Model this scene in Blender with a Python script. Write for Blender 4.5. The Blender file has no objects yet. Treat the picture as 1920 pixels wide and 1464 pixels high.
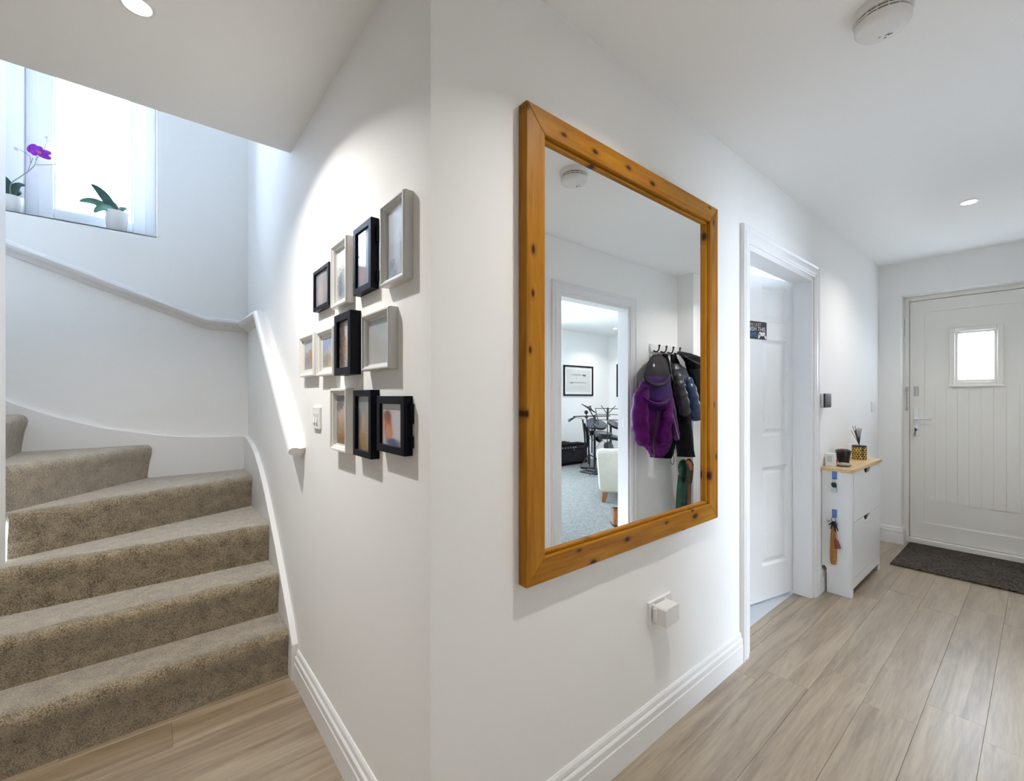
import bpy, bmesh, math, random
from mathutils import Vector, Matrix
random.seed(7)
SC = bpy.context.scene
COL = SC.collection

# ------------------------------------------------------------------ camera (photo 1920 x 1464)
F_PX, CX, HY = 825.0, 960.0, 743.0
AL = math.atan2(1956 - 960, F_PX)
CA, SA = math.cos(AL), math.sin(AL)
CAM = (-.515, -.922, 1.26)
cd = bpy.data.cameras.new('camera')
cd.sensor_width = 36; cd.sensor_fit = 'HORIZONTAL'
cd.lens = 36 * F_PX / 1920
cd.shift_y = (HY - 732) / 1920
cd.clip_start = .02
cam = bpy.data.objects.new('camera', cd); COL.objects.link(cam)
cam.location = CAM
cam.rotation_euler = (math.pi / 2, 0, AL - math.pi / 2)
SC.camera = cam

# ------------------------------------------------------------------ sky, exposure
SKY_STRENGTH = 18.0
w = bpy.data.worlds.new('overcast_sky'); SC.world = w; w.use_nodes = True
bg = w.node_tree.nodes['Background']
bg.inputs[0].default_value = (.75, .865, 1.0, 1); bg.inputs[1].default_value = SKY_STRENGTH
SC.view_settings.view_transform = 'Standard'
SC.view_settings.look = 'None'
SC.view_settings.gamma = 1
SC.view_settings.use_curve_mapping = False
SC.view_settings.exposure = 0.84
SC.cycles.max_bounces = 9; SC.cycles.diffuse_bounces = 6; SC.cycles.glossy_bounces = 4
SC.cycles.use_adaptive_sampling = True; SC.cycles.adaptive_threshold = .04; SC.cycles.adaptive_min_samples = 16
SC.cycles.transparent_max_bounces = 16
SC.cycles.use_denoising = True
SC.cycles.sample_clamp_indirect = 8
DOWNLIGHT_W = 6.0

def portal(name, loc, rot, sx, sy):
    l = bpy.data.lights.new(name, 'AREA'); l.shape = 'RECTANGLE'; l.size = sx; l.size_y = sy
    l.cycles.is_portal = True
    o = bpy.data.objects.new(name, l); COL.objects.link(o); o.location = loc; o.rotation_euler = rot
PI = math.pi

# ------------------------------------------------------------------ pixel -> place
def ray(px, py):
    l = (px - CX) / F_PX
    return (CA + l * SA, SA - l * CA, (HY - py) / F_PX)
def onY(px, py, y):
    r = ray(px, py); t = (y - CAM[1]) / r[1]; return Vector([CAM[i] + t * r[i] for i in range(3)])
def onX(px, py, x):
    r = ray(px, py); t = (x - CAM[0]) / r[0]; return Vector([CAM[i] + t * r[i] for i in range(3)])
def onZ(px, py, z):
    r = ray(px, py); t = (z - CAM[2]) / r[2]; return Vector([CAM[i] + t * r[i] for i in range(3)])
YM = -.012                                  # mirror glass
def mY(px, py, y):                          # a point at depth y that the mirror shows at this pixel
    p = onY(px, py, 2 * YM - y); return Vector((p.x, y, p.z))
def mX(px, py, x):
    p = onX(px, py, x); return Vector((p.x, 2 * YM - p.y, p.z))

# ------------------------------------------------------------------ materials
def _n(nt, t, **kw):
    n = nt.nodes.new(t)
    for k, v in kw.items(): setattr(n, k, v)
    return n
MATS = {}
def mat(name, col, rough=.5, metal=0., spec=.5, bump=None, var=None, sheen=0., coat=0., emit=None):
    m = bpy.data.materials.new(name); m.use_nodes = True; nt = m.node_tree
    b = nt.nodes['Principled BSDF']
    b.inputs['Base Color'].default_value = (*col, 1); b.inputs['Roughness'].default_value = rough
    b.inputs['Metallic'].default_value = metal; b.inputs['Specular IOR Level'].default_value = spec
    b.inputs['Sheen Weight'].default_value = sheen; b.inputs['Coat Weight'].default_value = coat
    b.inputs['Coat Roughness'].default_value = .08
    tc = _n(nt, 'ShaderNodeTexCoord')
    if var:
        nz = _n(nt, 'ShaderNodeTexNoise'); nz.inputs['Scale'].default_value = var[0]; nz.inputs['Detail'].default_value = 5
        nt.links.new(tc.outputs['Object'], nz.inputs['Vector'])
        r = _n(nt, 'ShaderNodeValToRGB')
        a = var[1]
        r.color_ramp.elements[0].position = .3; r.color_ramp.elements[1].position = .7
        r.color_ramp.elements[0].color = (*[max(0, c * (1 - a)) for c in col], 1)
        r.color_ramp.elements[1].color = (*[min(1, c * (1 + a)) for c in col], 1)
        nt.links.new(nz.outputs['Fac'], r.inputs['Fac']); nt.links.new(r.outputs['Color'], b.inputs['Base Color'])
    if bump:
        nz = _n(nt, 'ShaderNodeTexNoise'); nz.inputs['Scale'].default_value = bump[0]; nz.inputs['Detail'].default_value = 3
        nt.links.new(tc.outputs['Object'], nz.inputs['Vector'])
        bp = _n(nt, 'ShaderNodeBump'); bp.inputs['Strength'].default_value = bump[1]; bp.inputs['Distance'].default_value = bump[2] if len(bump) > 2 else .002
        nt.links.new(nz.outputs['Fac'], bp.inputs['Height']); nt.links.new(bp.outputs['Normal'], b.inputs['Normal'])
    if emit:
        b.inputs['Emission Color'].default_value = (*emit[0], 1); b.inputs['Emission Strength'].default_value = emit[1]
    MATS[name] = m
    return m

def wood_mat(name, dark, mid, light, stretch=(1.2, 16, 16), rough=.4, knots=False, rnd=True, axis=None, spec=.4, coat=0, rvar=(.93, 1.07), knot_ax=(0, 2)):
    """grain along local X (or along the given axis)"""
    m = bpy.data.materials.new(name); m.use_nodes = True; nt = m.node_tree; L = nt.links.new
    b = nt.nodes['Principled BSDF']; b.inputs['Roughness'].default_value = rough; b.inputs['Specular IOR Level'].default_value = spec
    b.inputs['Coat Weight'].default_value = coat; b.inputs['Coat Roughness'].default_value = .36; b.inputs['Coat IOR'].default_value = 1.9
    tc = _n(nt, 'ShaderNodeTexCoord'); vec = tc.outputs['Object']
    if rnd:
        oi = _n(nt, 'ShaderNodeObjectInfo')
        ml = _n(nt, 'ShaderNodeVectorMath', operation='MULTIPLY_ADD')
        cb = _n(nt, 'ShaderNodeCombineXYZ'); L(oi.outputs['Random'], cb.inputs[0]); L(oi.outputs['Random'], cb.inputs[1]); L(oi.outputs['Random'], cb.inputs[2])
        L(cb.outputs[0], ml.inputs[0]); ml.inputs[1].default_value = (37, 53, 11); L(vec, ml.inputs[2]); vec = ml.outputs[0]
    mp = _n(nt, 'ShaderNodeMapping'); mp.inputs['Scale'].default_value = stretch; L(vec, mp.inputs['Vector'])
    n1 = _n(nt, 'ShaderNodeTexNoise'); n1.inputs['Scale'].default_value = 1.0; n1.inputs['Detail'].default_value = 7; n1.inputs['Roughness'].default_value = .62; n1.inputs['Distortion'].default_value = .9
    L(mp.outputs[0], n1.inputs['Vector'])
    n2 = _n(nt, 'ShaderNodeTexNoise'); n2.inputs['Scale'].default_value = 6.0; n2.inputs['Detail'].default_value = 4
    L(mp.outputs[0], n2.inputs['Vector'])
    ad = _n(nt, 'ShaderNodeMath', operation='MULTIPLY_ADD'); L(n2.outputs['Fac'], ad.inputs[0]); ad.inputs[1].default_value = .35; L(n1.outputs['Fac'], ad.inputs[2])
    r = _n(nt, 'ShaderNodeValToRGB'); e = r.color_ramp.elements
    e[0].position = .48; e[0].color = (*dark, 1); e[1].position = .88; e[1].color = (*light, 1)
    k = e.new(.66); k.color = (*mid, 1)
    L(ad.outputs[0], r.inputs['Fac']); colr = r.outputs['Color']
    if rnd:
        hs = _n(nt, 'ShaderNodeHueSaturation'); mr = _n(nt, 'ShaderNodeMapRange'); mr.inputs['To Min'].default_value = rvar[0]; mr.inputs['To Max'].default_value = rvar[1]
        L(oi.outputs['Random'], mr.inputs['Value']); L(mr.outputs[0], hs.inputs['Value']); L(colr, hs.inputs['Color']); colr = hs.outputs['Color']
    if knots:
        sk = _n(nt, 'ShaderNodeSeparateXYZ'); L(vec, sk.inputs[0]); ck = _n(nt, 'ShaderNodeCombineXYZ')
        L(sk.outputs[knot_ax[0]], ck.inputs[0]); L(sk.outputs[knot_ax[1]], ck.inputs[1])
        mpk = _n(nt, 'ShaderNodeMapping'); mpk.inputs['Scale'].default_value = knots; L(ck.outputs[0], mpk.inputs['Vector'])
        vo = _n(nt, 'ShaderNodeTexVoronoi'); vo.voronoi_dimensions = '2D'; vo.inputs['Scale'].default_value = 1; vo.inputs['Randomness'].default_value = 1
        L(mpk.outputs[0], vo.inputs['Vector'])
        kr = _n(nt, 'ShaderNodeValToRGB'); ke = kr.color_ramp.elements
        ke[0].position = .05; ke[0].color = (.12, .08, .06, 1); ke[1].position = .24; ke[1].color = (1, 1, 1, 1)
        k2 = ke.new(.085); k2.color = (.25, .2, .15, 1); k3 = ke.new(.12); k3.color = (.75, .7, .62, 1)
        sc_ = _n(nt, 'ShaderNodeSeparateColor'); L(vo.outputs['Color'], sc_.inputs[0])
        dm = _n(nt, 'ShaderNodeMath', operation='MULTIPLY_ADD'); L(sc_.outputs[0], dm.inputs[0]); dm.inputs[1].default_value = 1.1; dm.inputs[2].default_value = .75
        dq = _n(nt, 'ShaderNodeMath', operation='MULTIPLY'); L(vo.outputs['Distance'], dq.inputs[0]); L(dm.outputs[0], dq.inputs[1]); L(dq.outputs[0], kr.inputs['Fac'])
        mx = _n(nt, 'ShaderNodeMix', data_type='RGBA', blend_type='MULTIPLY'); mx.inputs[0].default_value = 1
        L(colr, mx.inputs[6]); L(kr.outputs['Color'], mx.inputs[7]); colr = mx.outputs[2]
    L(colr, b.inputs['Base Color'])
    bp = _n(nt, 'ShaderNodeBump'); bp.inputs['Strength'].default_value = .08; bp.inputs['Distance'].default_value = .002
    L(ad.outputs[0], bp.inputs['Height']); L(bp.outputs['Normal'], b.inputs['Normal'])
    MATS[name] = m
    return m

def carpet_mat(name, dark, light, scale=330, sheen=.6, hstr=.9):
    m = bpy.data.materials.new(name); m.use_nodes = True; nt = m.node_tree; L = nt.links.new
    b = nt.nodes['Principled BSDF']; b.inputs['Roughness'].default_value = 1; b.inputs['Specular IOR Level'].default_value = .1
    b.inputs['Sheen Weight'].default_value = sheen; b.inputs['Sheen Roughness'].default_value = .32
    tc = _n(nt, 'ShaderNodeTexCoord')
    n1 = _n(nt, 'ShaderNodeTexNoise'); n1.inputs['Scale'].default_value = scale; n1.inputs['Detail'].default_value = 2
    n2 = _n(nt, 'ShaderNodeTexNoise'); n2.inputs['Scale'].default_value = 22; n2.inputs['Detail'].default_value = 3
    n3 = _n(nt, 'ShaderNodeTexNoise'); n3.inputs['Scale'].default_value = scale * .35; n3.inputs['Detail'].default_value = 2
    for n in (n1, n2, n3): L(tc.outputs['Object'], n.inputs['Vector'])
    a1 = _n(nt, 'ShaderNodeMath', operation='MULTIPLY_ADD'); L(n2.outputs['Fac'], a1.inputs[0]); a1.inputs[1].default_value = .35; L(n1.outputs['Fac'], a1.inputs[2])
    a2 = _n(nt, 'ShaderNodeMath', operation='MULTIPLY_ADD'); L(n3.outputs['Fac'], a2.inputs[0]); a2.inputs[1].default_value = .8; L(a1.outputs[0], a2.inputs[2])
    r = _n(nt, 'ShaderNodeValToRGB'); e = r.color_ramp.elements
    e[0].position = .78; e[0].color = (*dark, 1); e[1].position = 1.0; e[1].color = (*light, 1)
    hl = _n(nt, 'ShaderNodeMath', operation='MULTIPLY'); L(a2.outputs[0], hl.inputs[0]); hl.inputs[1].default_value = .83
    L(hl.outputs[0], r.inputs['Fac']); e[0].position = .74; e[1].position = 1.0
    L(r.outputs['Color'], b.inputs['Base Color'])
    bp = _n(nt, 'ShaderNodeBump'); bp.inputs['Strength'].default_value = hstr; bp.inputs['Distance'].default_value = .006
    L(a2.outputs[0], bp.inputs['Height']); L(bp.outputs['Normal'], b.inputs['Normal'])
    MATS[name] = m
    return m

def pane_mat(name, frost=0., tint=(1, 1, 1), refl=.02):
    """thin pane: transparent, part frosted (translucent), a little mirror-like"""
    m = bpy.data.materials.new(name); m.use_nodes = True; nt = m.node_tree; L = nt.links.new
    for n in list(nt.nodes): nt.nodes.remove(n)
    out = _n(nt, 'ShaderNodeOutputMaterial')
    tr = _n(nt, 'ShaderNodeBsdfTransparent'); tr.inputs[0].default_value = (*tint, 1)
    cur = tr.outputs[0]
    if frost:
        tl = _n(nt, 'ShaderNodeBsdfTranslucent'); tl.inputs[0].default_value = (.95, .97, 1, 1)
        mx = _n(nt, 'ShaderNodeMixShader'); mx.inputs[0].default_value = frost; L(cur, mx.inputs[1]); L(tl.outputs[0], mx.inputs[2]); cur = mx.outputs[0]
    gl = _n(nt, 'ShaderNodeBsdfGlossy'); gl.inputs['Roughness'].default_value = .25 if frost else .02
    lw = _n(nt, 'ShaderNodeLayerWeight'); lw.inputs['Blend'].default_value = .5
    pw = _n(nt, 'ShaderNodeMath', operation='POWER'); L(lw.outputs['Facing'], pw.inputs[0]); pw.inputs[1].default_value = 4.0
    fr = _n(nt, 'ShaderNodeMath', operation='MULTIPLY_ADD'); L(pw.outputs[0], fr.inputs[0]); fr.inputs[1].default_value = .5; fr.inputs[2].default_value = refl
    mx = _n(nt, 'ShaderNodeMixShader'); L(fr.outputs[0], mx.inputs[0]); L(cur, mx.inputs[1]); L(gl.outputs[0], mx.inputs[2])
    L(mx.outputs[0], out.inputs[0]); MATS[name] = m
    return m

def print_mat(name, base, blobs, axes=(1, 2), noise=(0, 0), rough=.5):
    """flat picture print: soft colour patches (centre, radius in 0..1 of the sheet)"""
    m = bpy.data.materials.new(name); m.use_nodes = True; nt = m.node_tree; L = nt.links.new
    b = nt.nodes['Principled BSDF']; b.inputs['Roughness'].default_value = rough; b.inputs['Specular IOR Level'].default_value = .2
    tc = _n(nt, 'ShaderNodeTexCoord'); sp = _n(nt, 'ShaderNodeSeparateXYZ'); L(tc.outputs['Generated'], sp.inputs[0])
    u, v = sp.outputs[axes[0]], sp.outputs[axes[1]]
    cb = _n(nt, 'ShaderNodeCombineXYZ'); L(u, cb.inputs[0]); L(v, cb.inputs[1])
    vec = cb.outputs[0]
    if noise[0]:
        nz = _n(nt, 'ShaderNodeTexNoise'); nz.inputs['Scale'].default_value = noise[0]; nz.inputs['Detail'].default_value = 8; nz.inputs['Roughness'].default_value = .7
        L(vec, nz.inputs['Vector'])
        ma = _n(nt, 'ShaderNodeVectorMath', operation='MULTIPLY_ADD'); L(nz.outputs['Color'], ma.inputs[0]); ma.inputs[1].default_value = (noise[1],) * 3
        sb = _n(nt, 'ShaderNodeVectorMath', operation='SUBTRACT'); L(vec, sb.inputs[0]); sb.inputs[1].default_value = (noise[1] / 2,) * 3
        L(sb.outputs[0], ma.inputs[2]); vec = ma.outputs[0]
    cur = None
    rgb = _n(nt, 'ShaderNodeRGB'); rgb.outputs[0].default_value = (*base, 1); cur = rgb.outputs[0]
    for (cx, cy, rx, ry, c) in blobs:
        mp = _n(nt, 'ShaderNodeMapping'); mp.vector_type = 'POINT'
        mp.inputs['Location'].default_value = (-cx / rx, -cy / ry, 0); mp.inputs['Scale'].default_value = (1 / rx, 1 / ry, 0)
        L(vec, mp.inputs['Vector'])
        ln = _n(nt, 'ShaderNodeVectorMath', operation='LENGTH'); L(mp.outputs[0], ln.inputs[0])
        mr = _n(nt, 'ShaderNodeMapRange', interpolation_type='SMOOTHSTEP'); mr.inputs['From Min'].default_value = 1.25; mr.inputs['From Max'].default_value = .5
        L(ln.outputs['Value'], mr.inputs['Value'])
        mx = _n(nt, 'ShaderNodeMix', data_type='RGBA'); L(mr.outputs[0], mx.inputs[0]); L(cur, mx.inputs[6]); mx.inputs[7].default_value = (*c, 1); cur = mx.outputs[2]
    L(cur, b.inputs['Base Color']); MATS[name] = m
    return m

PAINT = mat('white_wall_paint', (.88, .88, .87), .7, spec=.25, bump=(60, .03, .001))
CEIL = mat('white_ceiling_paint', (.92, .92, .91), .85, spec=.15)
TRIM = mat('white_satin_trim', (.82, .82, .82), .35, spec=.4)
CREAM = mat('cream_door_paint', (.84, .82, .77), .4, spec=.4)
UPVC = mat('white_upvc', (.82, .84, .87), .28, spec=.45)
PLASTIC = mat('white_plastic', (.80, .80, .79), .35)
BLACK = mat('black_plastic', (.012, .012, .014), .4)
BLACKMETAL = mat('black_metal', (.012, .013, .016), .35, metal=.3)
DARKFRAME = mat('black_frame_lacquer', (.005, .006, .011), .45, spec=.12)
WHITEFRAME = mat('white_frame_lacquer', (.74, .73, .70), .35)
SILVERFRAME = mat('pearl_frame_lacquer', (.62, .62, .60), .3)
MOUNT = mat('white_mount_card', (.80, .80, .78), .9, spec=.1)
STEEL = mat('brushed_steel', (.55, .55, .56), .3, metal=1)
CARPET = carpet_mat('taupe_stair_carpet', (.085, .062, .033), (.58, .48, .33), 600, sheen=1.0)
LCARPET = carpet_mat('pale_grey_carpet', (.155, .165, .16), (.275, .285, .275), 160, sheen=.05, hstr=.4)
MATC = carpet_mat('charcoal_doormat_pile', (.010, .008, .006), (.12, .10, .085), 190, sheen=.1)
OAKFLOOR = wood_mat('greige_oak_floor', (.18, .122, .066), (.28, .205, .125), (.385, .31, .21), (1.5, 20, 1), .42, spec=.5, coat=1.0, rvar=(.96, 1.05))
PINE_X = wood_mat('honey_pine_along_x', (.25, .088, .002), (.36, .145, .005), (.46, .21, .014), (1.6, 22, 22), .42, knots=(6, 12, 1), rnd=False, spec=.2)
PINE_Z = wood_mat('honey_pine_along_z', (.25, .088, .002), (.36, .145, .005), (.46, .21, .014), (22, 22, 1.6), .42, knots=(6, 12, 1), rnd=False, spec=.2, knot_ax=(2, 0))
OAKTOP = wood_mat('oak_laminate_top', (.50, .33, .16), (.62, .43, .23), (.70, .52, .31), (2, 40, 40), .4, rnd=False)
CABWHITE = mat('white_cabinet_foil', (.80, .80, .80), .35)
MIRROR = mat('mirror_silver', (.93, .94, .93), .0, metal=1)
FROST = pane_mat('frosted_pane', .45, (.97, .985, 1))
FROST2 = pane_mat('obscure_stair_pane', .38, (.70, .735, .79))
GLASS = pane_mat('clear_pane', 0)
PICGLASS = pane_mat('picture_glass', 0, refl=.065)
GOLD = mat('gold_foil', (.62, .40, .08), .25, metal=.9, var=(90, .3))
GLOW = mat('lit_led_lens', (1, 1, 1), .5, emit=((1.0, .95, .86), 30))
TERRA = mat('white_ceramic', (.80, .80, .80), .2)
LEAF = mat('orchid_leaf_green', (.05, .16, .11), .35, var=(30, .35))
DLEAF = mat('orchid_leaf_dark_green', (.012, .06, .05), .35, var=(30, .35))
STEM = mat('grey_green_stem', (.22, .24, .18), .6)
PURPLE = mat('orchid_petal_purple', (.22, .006, .42), .55, var=(60, .3))
PINK = mat('orchid_lip_pink', (.55, .06, .2), .5)

# ------------------------------------------------------------------ mesh helpers
class MB:
    def __init__(s): s.v = []; s.f = []; s.xf = None
    def add(s, vs, fs):
        n = len(s.v)
        for p in vs:
            p = Vector(p)
            s.v.append(s.xf(p) if s.xf else p)
        s.f += [tuple(i + n for i in f) for f in fs]
        return s
    def box(s, x0, x1, y0, y1, z0, z1):
        x0, x1 = sorted((x0, x1)); y0, y1 = sorted((y0, y1)); z0, z1 = sorted((z0, z1))
        return s.add([(x0,y0,z0),(x1,y0,z0),(x1,y1,z0),(x0,y1,z0),(x0,y0,z1),(x1,y0,z1),(x1,y1,z1),(x0,y1,z1)],
                     [(0,3,2,1),(4,5,6,7),(0,1,5,4),(1,2,6,5),(2,3,7,6),(3,0,4,7)])
    def loft(s, rings, closed=True, cap=True):
        n = len(rings[0]); vs = [p for r in rings for p in r]; fs = []
        for i in range(len(rings) - 1):
            for j in range(n if closed else n - 1):
                k = (j + 1) % n
                fs.append((i*n+j, i*n+k, (i+1)*n+k, (i+1)*n+j))
        if cap:
            fs.append(tuple(reversed(range(n)))); fs.append(tuple((len(rings)-1)*n + j for j in range(n)))
        return s.add(vs, fs)
    def prism(s, prof, a, b, fn):
        """profile (p,q) list swept from a to b; fn(t,p,q)->xyz"""
        return s.loft([[fn(a, p, q) for p, q in prof], [fn(b, p, q) for p, q in prof]])
    def tube(s, pts, r, n=8, sub=0):
        pts = [Vector(p) for p in pts]
        if not isinstance(r, (list, tuple)): r = [r] * len(pts)
        if sub:
            np_, nr = [], []
            for i in range(len(pts) - 1):
                p0 = pts[max(i-1,0)]; p1 = pts[i]; p2 = pts[i+1]; p3 = pts[min(i+2,len(pts)-1)]
                for k in range(sub):
                    t = k / sub
                    np_.append(.5*((2*p1)+(p2-p0)*t+(2*p0-5*p1+4*p2-p3)*t*t+(3*p1-p0-3*p2+p3)*t**3)); nr.append(r[i]+(r[i+1]-r[i])*t)
            np_.append(pts[-1]); nr.append(r[-1]); pts, r = np_, nr
        rings = []; up = None
        for i, p in enumerate(pts):
            t = (pts[min(i+1,len(pts)-1)] - pts[max(i-1,0)])
            t = t.normalized() if t.length > 1e-9 else Vector((0,0,1))
            if up is None: up = t.orthogonal().normalized()
            up = (up - t * up.dot(t)); up = up.normalized() if up.length > 1e-6 else t.orthogonal().normalized()
            sd = t.cross(up)
            rings.append([p + (up * math.cos(2*PI*j/n) + sd * math.sin(2*PI*j/n)) * r[i] for j in range(n)])
        return s.loft(rings)
    def lathe(s, prof, c, n=24, axis=(0,0,1)):
        ax = Vector(axis).normalized(); u = ax.orthogonal().normalized(); v = ax.cross(u); c = Vector(c)
        return s.loft([[c + ax*h + (u*math.cos(2*PI*j/n) + v*math.sin(2*PI*j/n))*max(r,1e-5) for j in range(n)] for r, h in prof])
    def ell(s, c, r, n=12, m=8, rot=None):
        c = Vector(c); rings = []
        for i in range(m + 1):
            a = -PI/2 + PI*i/m; rr = max(math.cos(a), 1e-3)
            ring = []
            for j in range(n):
                q = Vector((r[0]*rr*math.cos(2*PI*j/n), r[1]*rr*math.sin(2*PI*j/n), r[2]*math.sin(a)))
                ring.append(c + (rot @ q if rot else q))
            rings.append(ring)
        return s.loft(rings)
    def poly(s, pts, h0, h1, fn):
        """extrude 2-D polygon pts between h0 and h1; fn(p,q,h)->xyz"""
        n = len(pts)
        return s.add([fn(p, q, h0) for p, q in pts] + [fn(p, q, h1) for p, q in pts],
                     [tuple(reversed(range(n))), tuple(range(n, 2*n))] + [(i, (i+1) % n, n+(i+1) % n, n+i) for i in range(n)])

def wloc(o):
    p = Vector((0,0,0))
    while o: p += o.location; o = o.parent
    return p
def obj(name, mb, m, parent=None, smooth=None, bevel=0, seg=2, at=None):
    me = bpy.data.meshes.new(name)
    vs = mb.v
    if parent is not None: base = wloc(parent)
    elif at is not None: base = Vector(at)
    else:
        xs = [[p[i] for p in vs] for i in range(3)]
        base = Vector(((min(xs[0])+max(xs[0]))/2, (min(xs[1])+max(xs[1]))/2, min(xs[2])))
    off = base
    if parent is not None and at is not None: off = Vector(at)
    me.from_pydata([tuple(p - off) for p in vs], [], mb.f)
    bm = bmesh.new(); bm.from_mesh(me)
    bmesh.ops.recalc_face_normals(bm, faces=bm.faces)
    if bevel:
        ed = [e for e in bm.edges if len(e.link_faces) == 2 and e.calc_face_angle(0) > .5]
        bmesh.ops.bevel(bm, geom=ed, offset=bevel, segments=seg, affect='EDGES', profile=.5, clamp_overlap=True)
    bm.to_mesh(me); bm.free()
    if smooth is not None:
        for p in me.polygons: p.use_smooth = True
        if smooth: me.set_sharp_from_angle(angle=math.radians(smooth))
    me.materials.append(m)
    o = bpy.data.objects.new(name, me); COL.objects.link(o)
    if parent is not None:
        o.parent = parent
        o.location = off - base
    else: o.location = base
    return o
def thing(name, label, cat, loc, group=None):
    o = bpy.data.objects.new(name, None); COL.objects.link(o); o.location = loc; o.empty_display_size = .05
    o['label'] = label; o['category'] = cat
    if group: o['group'] = group
    return o
def tag(o, label, cat, group=None):
    o['label'] = label; o['category'] = cat
    if group: o['group'] = group
    return o
def struct(o, label=None):
    o['kind'] = 'structure'
    if label: o['label'] = label
    return o
def sgroup(name, loc, label=None):
    o = bpy.data.objects.new(name, None); COL.objects.link(o); o.location = loc; o.empty_display_size = .05
    return struct(o, label)
def copy_thing(root, delta):
    c = root.copy(); COL.objects.link(c); c.location = root.location + Vector(delta)
    for ch in root.children:
        d = ch.copy(); COL.objects.link(d); d.parent = c
        for g in ch.children:
            e = g.copy(); COL.objects.link(e); e.parent = d
    return c

def wall_holes(mb, u0, u1, z0, z1, holes, fn):
    """wall sheet u x z with thickness; fn(u,z,k)-> xyz, k=0/1 side; holes (ua,ub,za,zb); built as boxes around the holes"""
    if z0 == 0: z0 = -.05; holes = [(h[0], h[1], -.05 if h[2] == 0 else h[2], h[3]) for h in holes]   # walls stand below floor level
    us = sorted(set([u0, u1] + [h[0] for h in holes] + [h[1] for h in holes]))
    zs = sorted(set([z0, z1] + [h[2] for h in holes] + [h[3] for h in holes]))
    idx = {}; vs = []; fs = []
    def V(i, j, k):
        if (i, j, k) not in idx: idx[(i, j, k)] = len(vs); vs.append(fn(us[i], zs[j], k))
        return idx[(i, j, k)]
    def solid(i, j):
        if i < 0 or j < 0 or i >= len(us)-1 or j >= len(zs)-1: return False
        uc, zc = (us[i]+us[i+1])/2, (zs[j]+zs[j+1])/2
        return not any(h[0] < uc < h[1] and h[2] < zc < h[3] for h in holes)
    for i in range(len(us)-1):
        for j in range(len(zs)-1):
            if not solid(i, j): continue
            for k in (0, 1): fs.append((V(i,j,k), V(i+1,j,k), V(i+1,j+1,k), V(i,j+1,k)))
            if not solid(i-1, j): fs.append((V(i,j,0), V(i,j,1), V(i,j+1,1), V(i,j+1,0)))
            if not solid(i+1, j): fs.append((V(i+1,j,0), V(i+1,j,1), V(i+1,j+1,1), V(i+1,j+1,0)))
            if not solid(i, j-1): fs.append((V(i,j,0), V(i+1,j,0), V(i+1,j,1), V(i,j,1)))
            if not solid(i, j+1): fs.append((V(i,j+1,0), V(i+1,j+1,0), V(i+1,j+1,1), V(i,j+1,1)))
    mb.add(vs, fs); return mb

# ================================================================== THE SHELL
HC = 2.40                                     # hall ceiling
OPP = -1.33                                   # wall facing the mirror
YB = 2.455                                    # stair window wall
TOP = 4.9
XF = 4.44                                     # front wall
XL = -2.6                                     # far end of the hall behind the camera
LB = -4.95                                    # living-room back wall
lc = mY(1141, 630, LB); LX, LZ = lc.x, lc.z   # living-room far corner, ceiling height
D1 = (1.735, 2.695, 0, 2.005)                 # door opening in the mirror wall
D3 = (1.765, 2.62, 0, 2.015)                  # living-room doorway
W6 = (2.3, 4.1, .5, 2.1)                      # living-room garden window
FD = (-1.01, -.147, 0, 2.115)                 # front-door opening (y)

mb = MB(); wall_holes(mb, 0, XF, 0, HC, [D1], lambda u, z, k: (u, .1*k, z)); struct(obj('wall_right', mb, PAINT, at=(0,0,0)), 'white wall that carries the mirror')
mb = MB(); wall_holes(mb, .1, YB, 0, TOP, [], lambda u, z, k: (.1*k, u, z)); struct(obj('wall_left', mb, PAINT, at=(0,0,0)), 'white wall with photo frames running into the stairwell')
W1 = (-1.12, -.472, 2.21, 3.45)
mb = MB(); wall_holes(mb, -3.2, .1, 0, TOP, [W1], lambda u, z, k: (u, YB + .32*k, z)); struct(obj('wall_stair_back', mb, PAINT, at=(0,0,0)), 'stairwell wall with the frosted window')
mb = MB(); wall_holes(mb, FD[0]-.42, .1, 0, HC+.2, [FD], lambda u, z, k: (XF + .3*k, u, z)); struct(obj('wall_front', mb, PAINT, at=(0,0,0)), 'white wall around the front door')
mb = MB(); wall_holes(mb, XL, LX+.1, 0, LZ+.1, [D3], lambda u, z, k: (u, OPP - .1*k, z)); struct(obj('wall_opposite', mb, PAINT, at=(0,0,0)), 'white wall with the living room doorway')
mb = MB().box(3.38, XF, OPP, -1.17, -.05, HC); struct(obj('wall_pier', mb, PAINT), 'white boxed-out pier beside the coat hooks')
mb = MB(); wall_holes(mb, OPP-.1, 1.76, 0, HC, [], lambda u, z, k: (XL - .2*k, u, z)); struct(obj('wall_hall_end', mb, PAINT, at=(0,0,0)))
mb = MB().box(XL-.6, -.957, 1.667, 1.757, -.05, TOP); struct(obj('wall_newel', mb, PAINT, bevel=.003), 'white boxed newel wall at the turn of the stairs')
mb = MB().box(-3.3, -3.2, 1.2, YB+.3, -.05, TOP); struct(obj('wall_stair_end', mb, PAINT))
mb = MB().box(-3.2, 0, 1.23, 1.33, HC+.25, TOP); struct(obj('wall_landing', mb, PAINT))
# ceilings
mb = MB().poly([(XL-.2, OPP-.1), (XF+.3, OPP-.1), (XF+.3, .1), (.1, .1), (.1, 1.33), (-.957, 1.33), (-.957, 1.667), (XL-.2, 1.667)], HC, HC+.25, lambda p, q, h: (p, q, h))
struct(obj('ceiling', mb, CEIL, at=(0,0,0)), 'flat white hall ceiling')
mb = MB().box(-3.3, .1, 1.2, YB+.3, TOP, TOP+.1); struct(obj('ceiling_stairwell', mb, CEIL))
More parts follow.
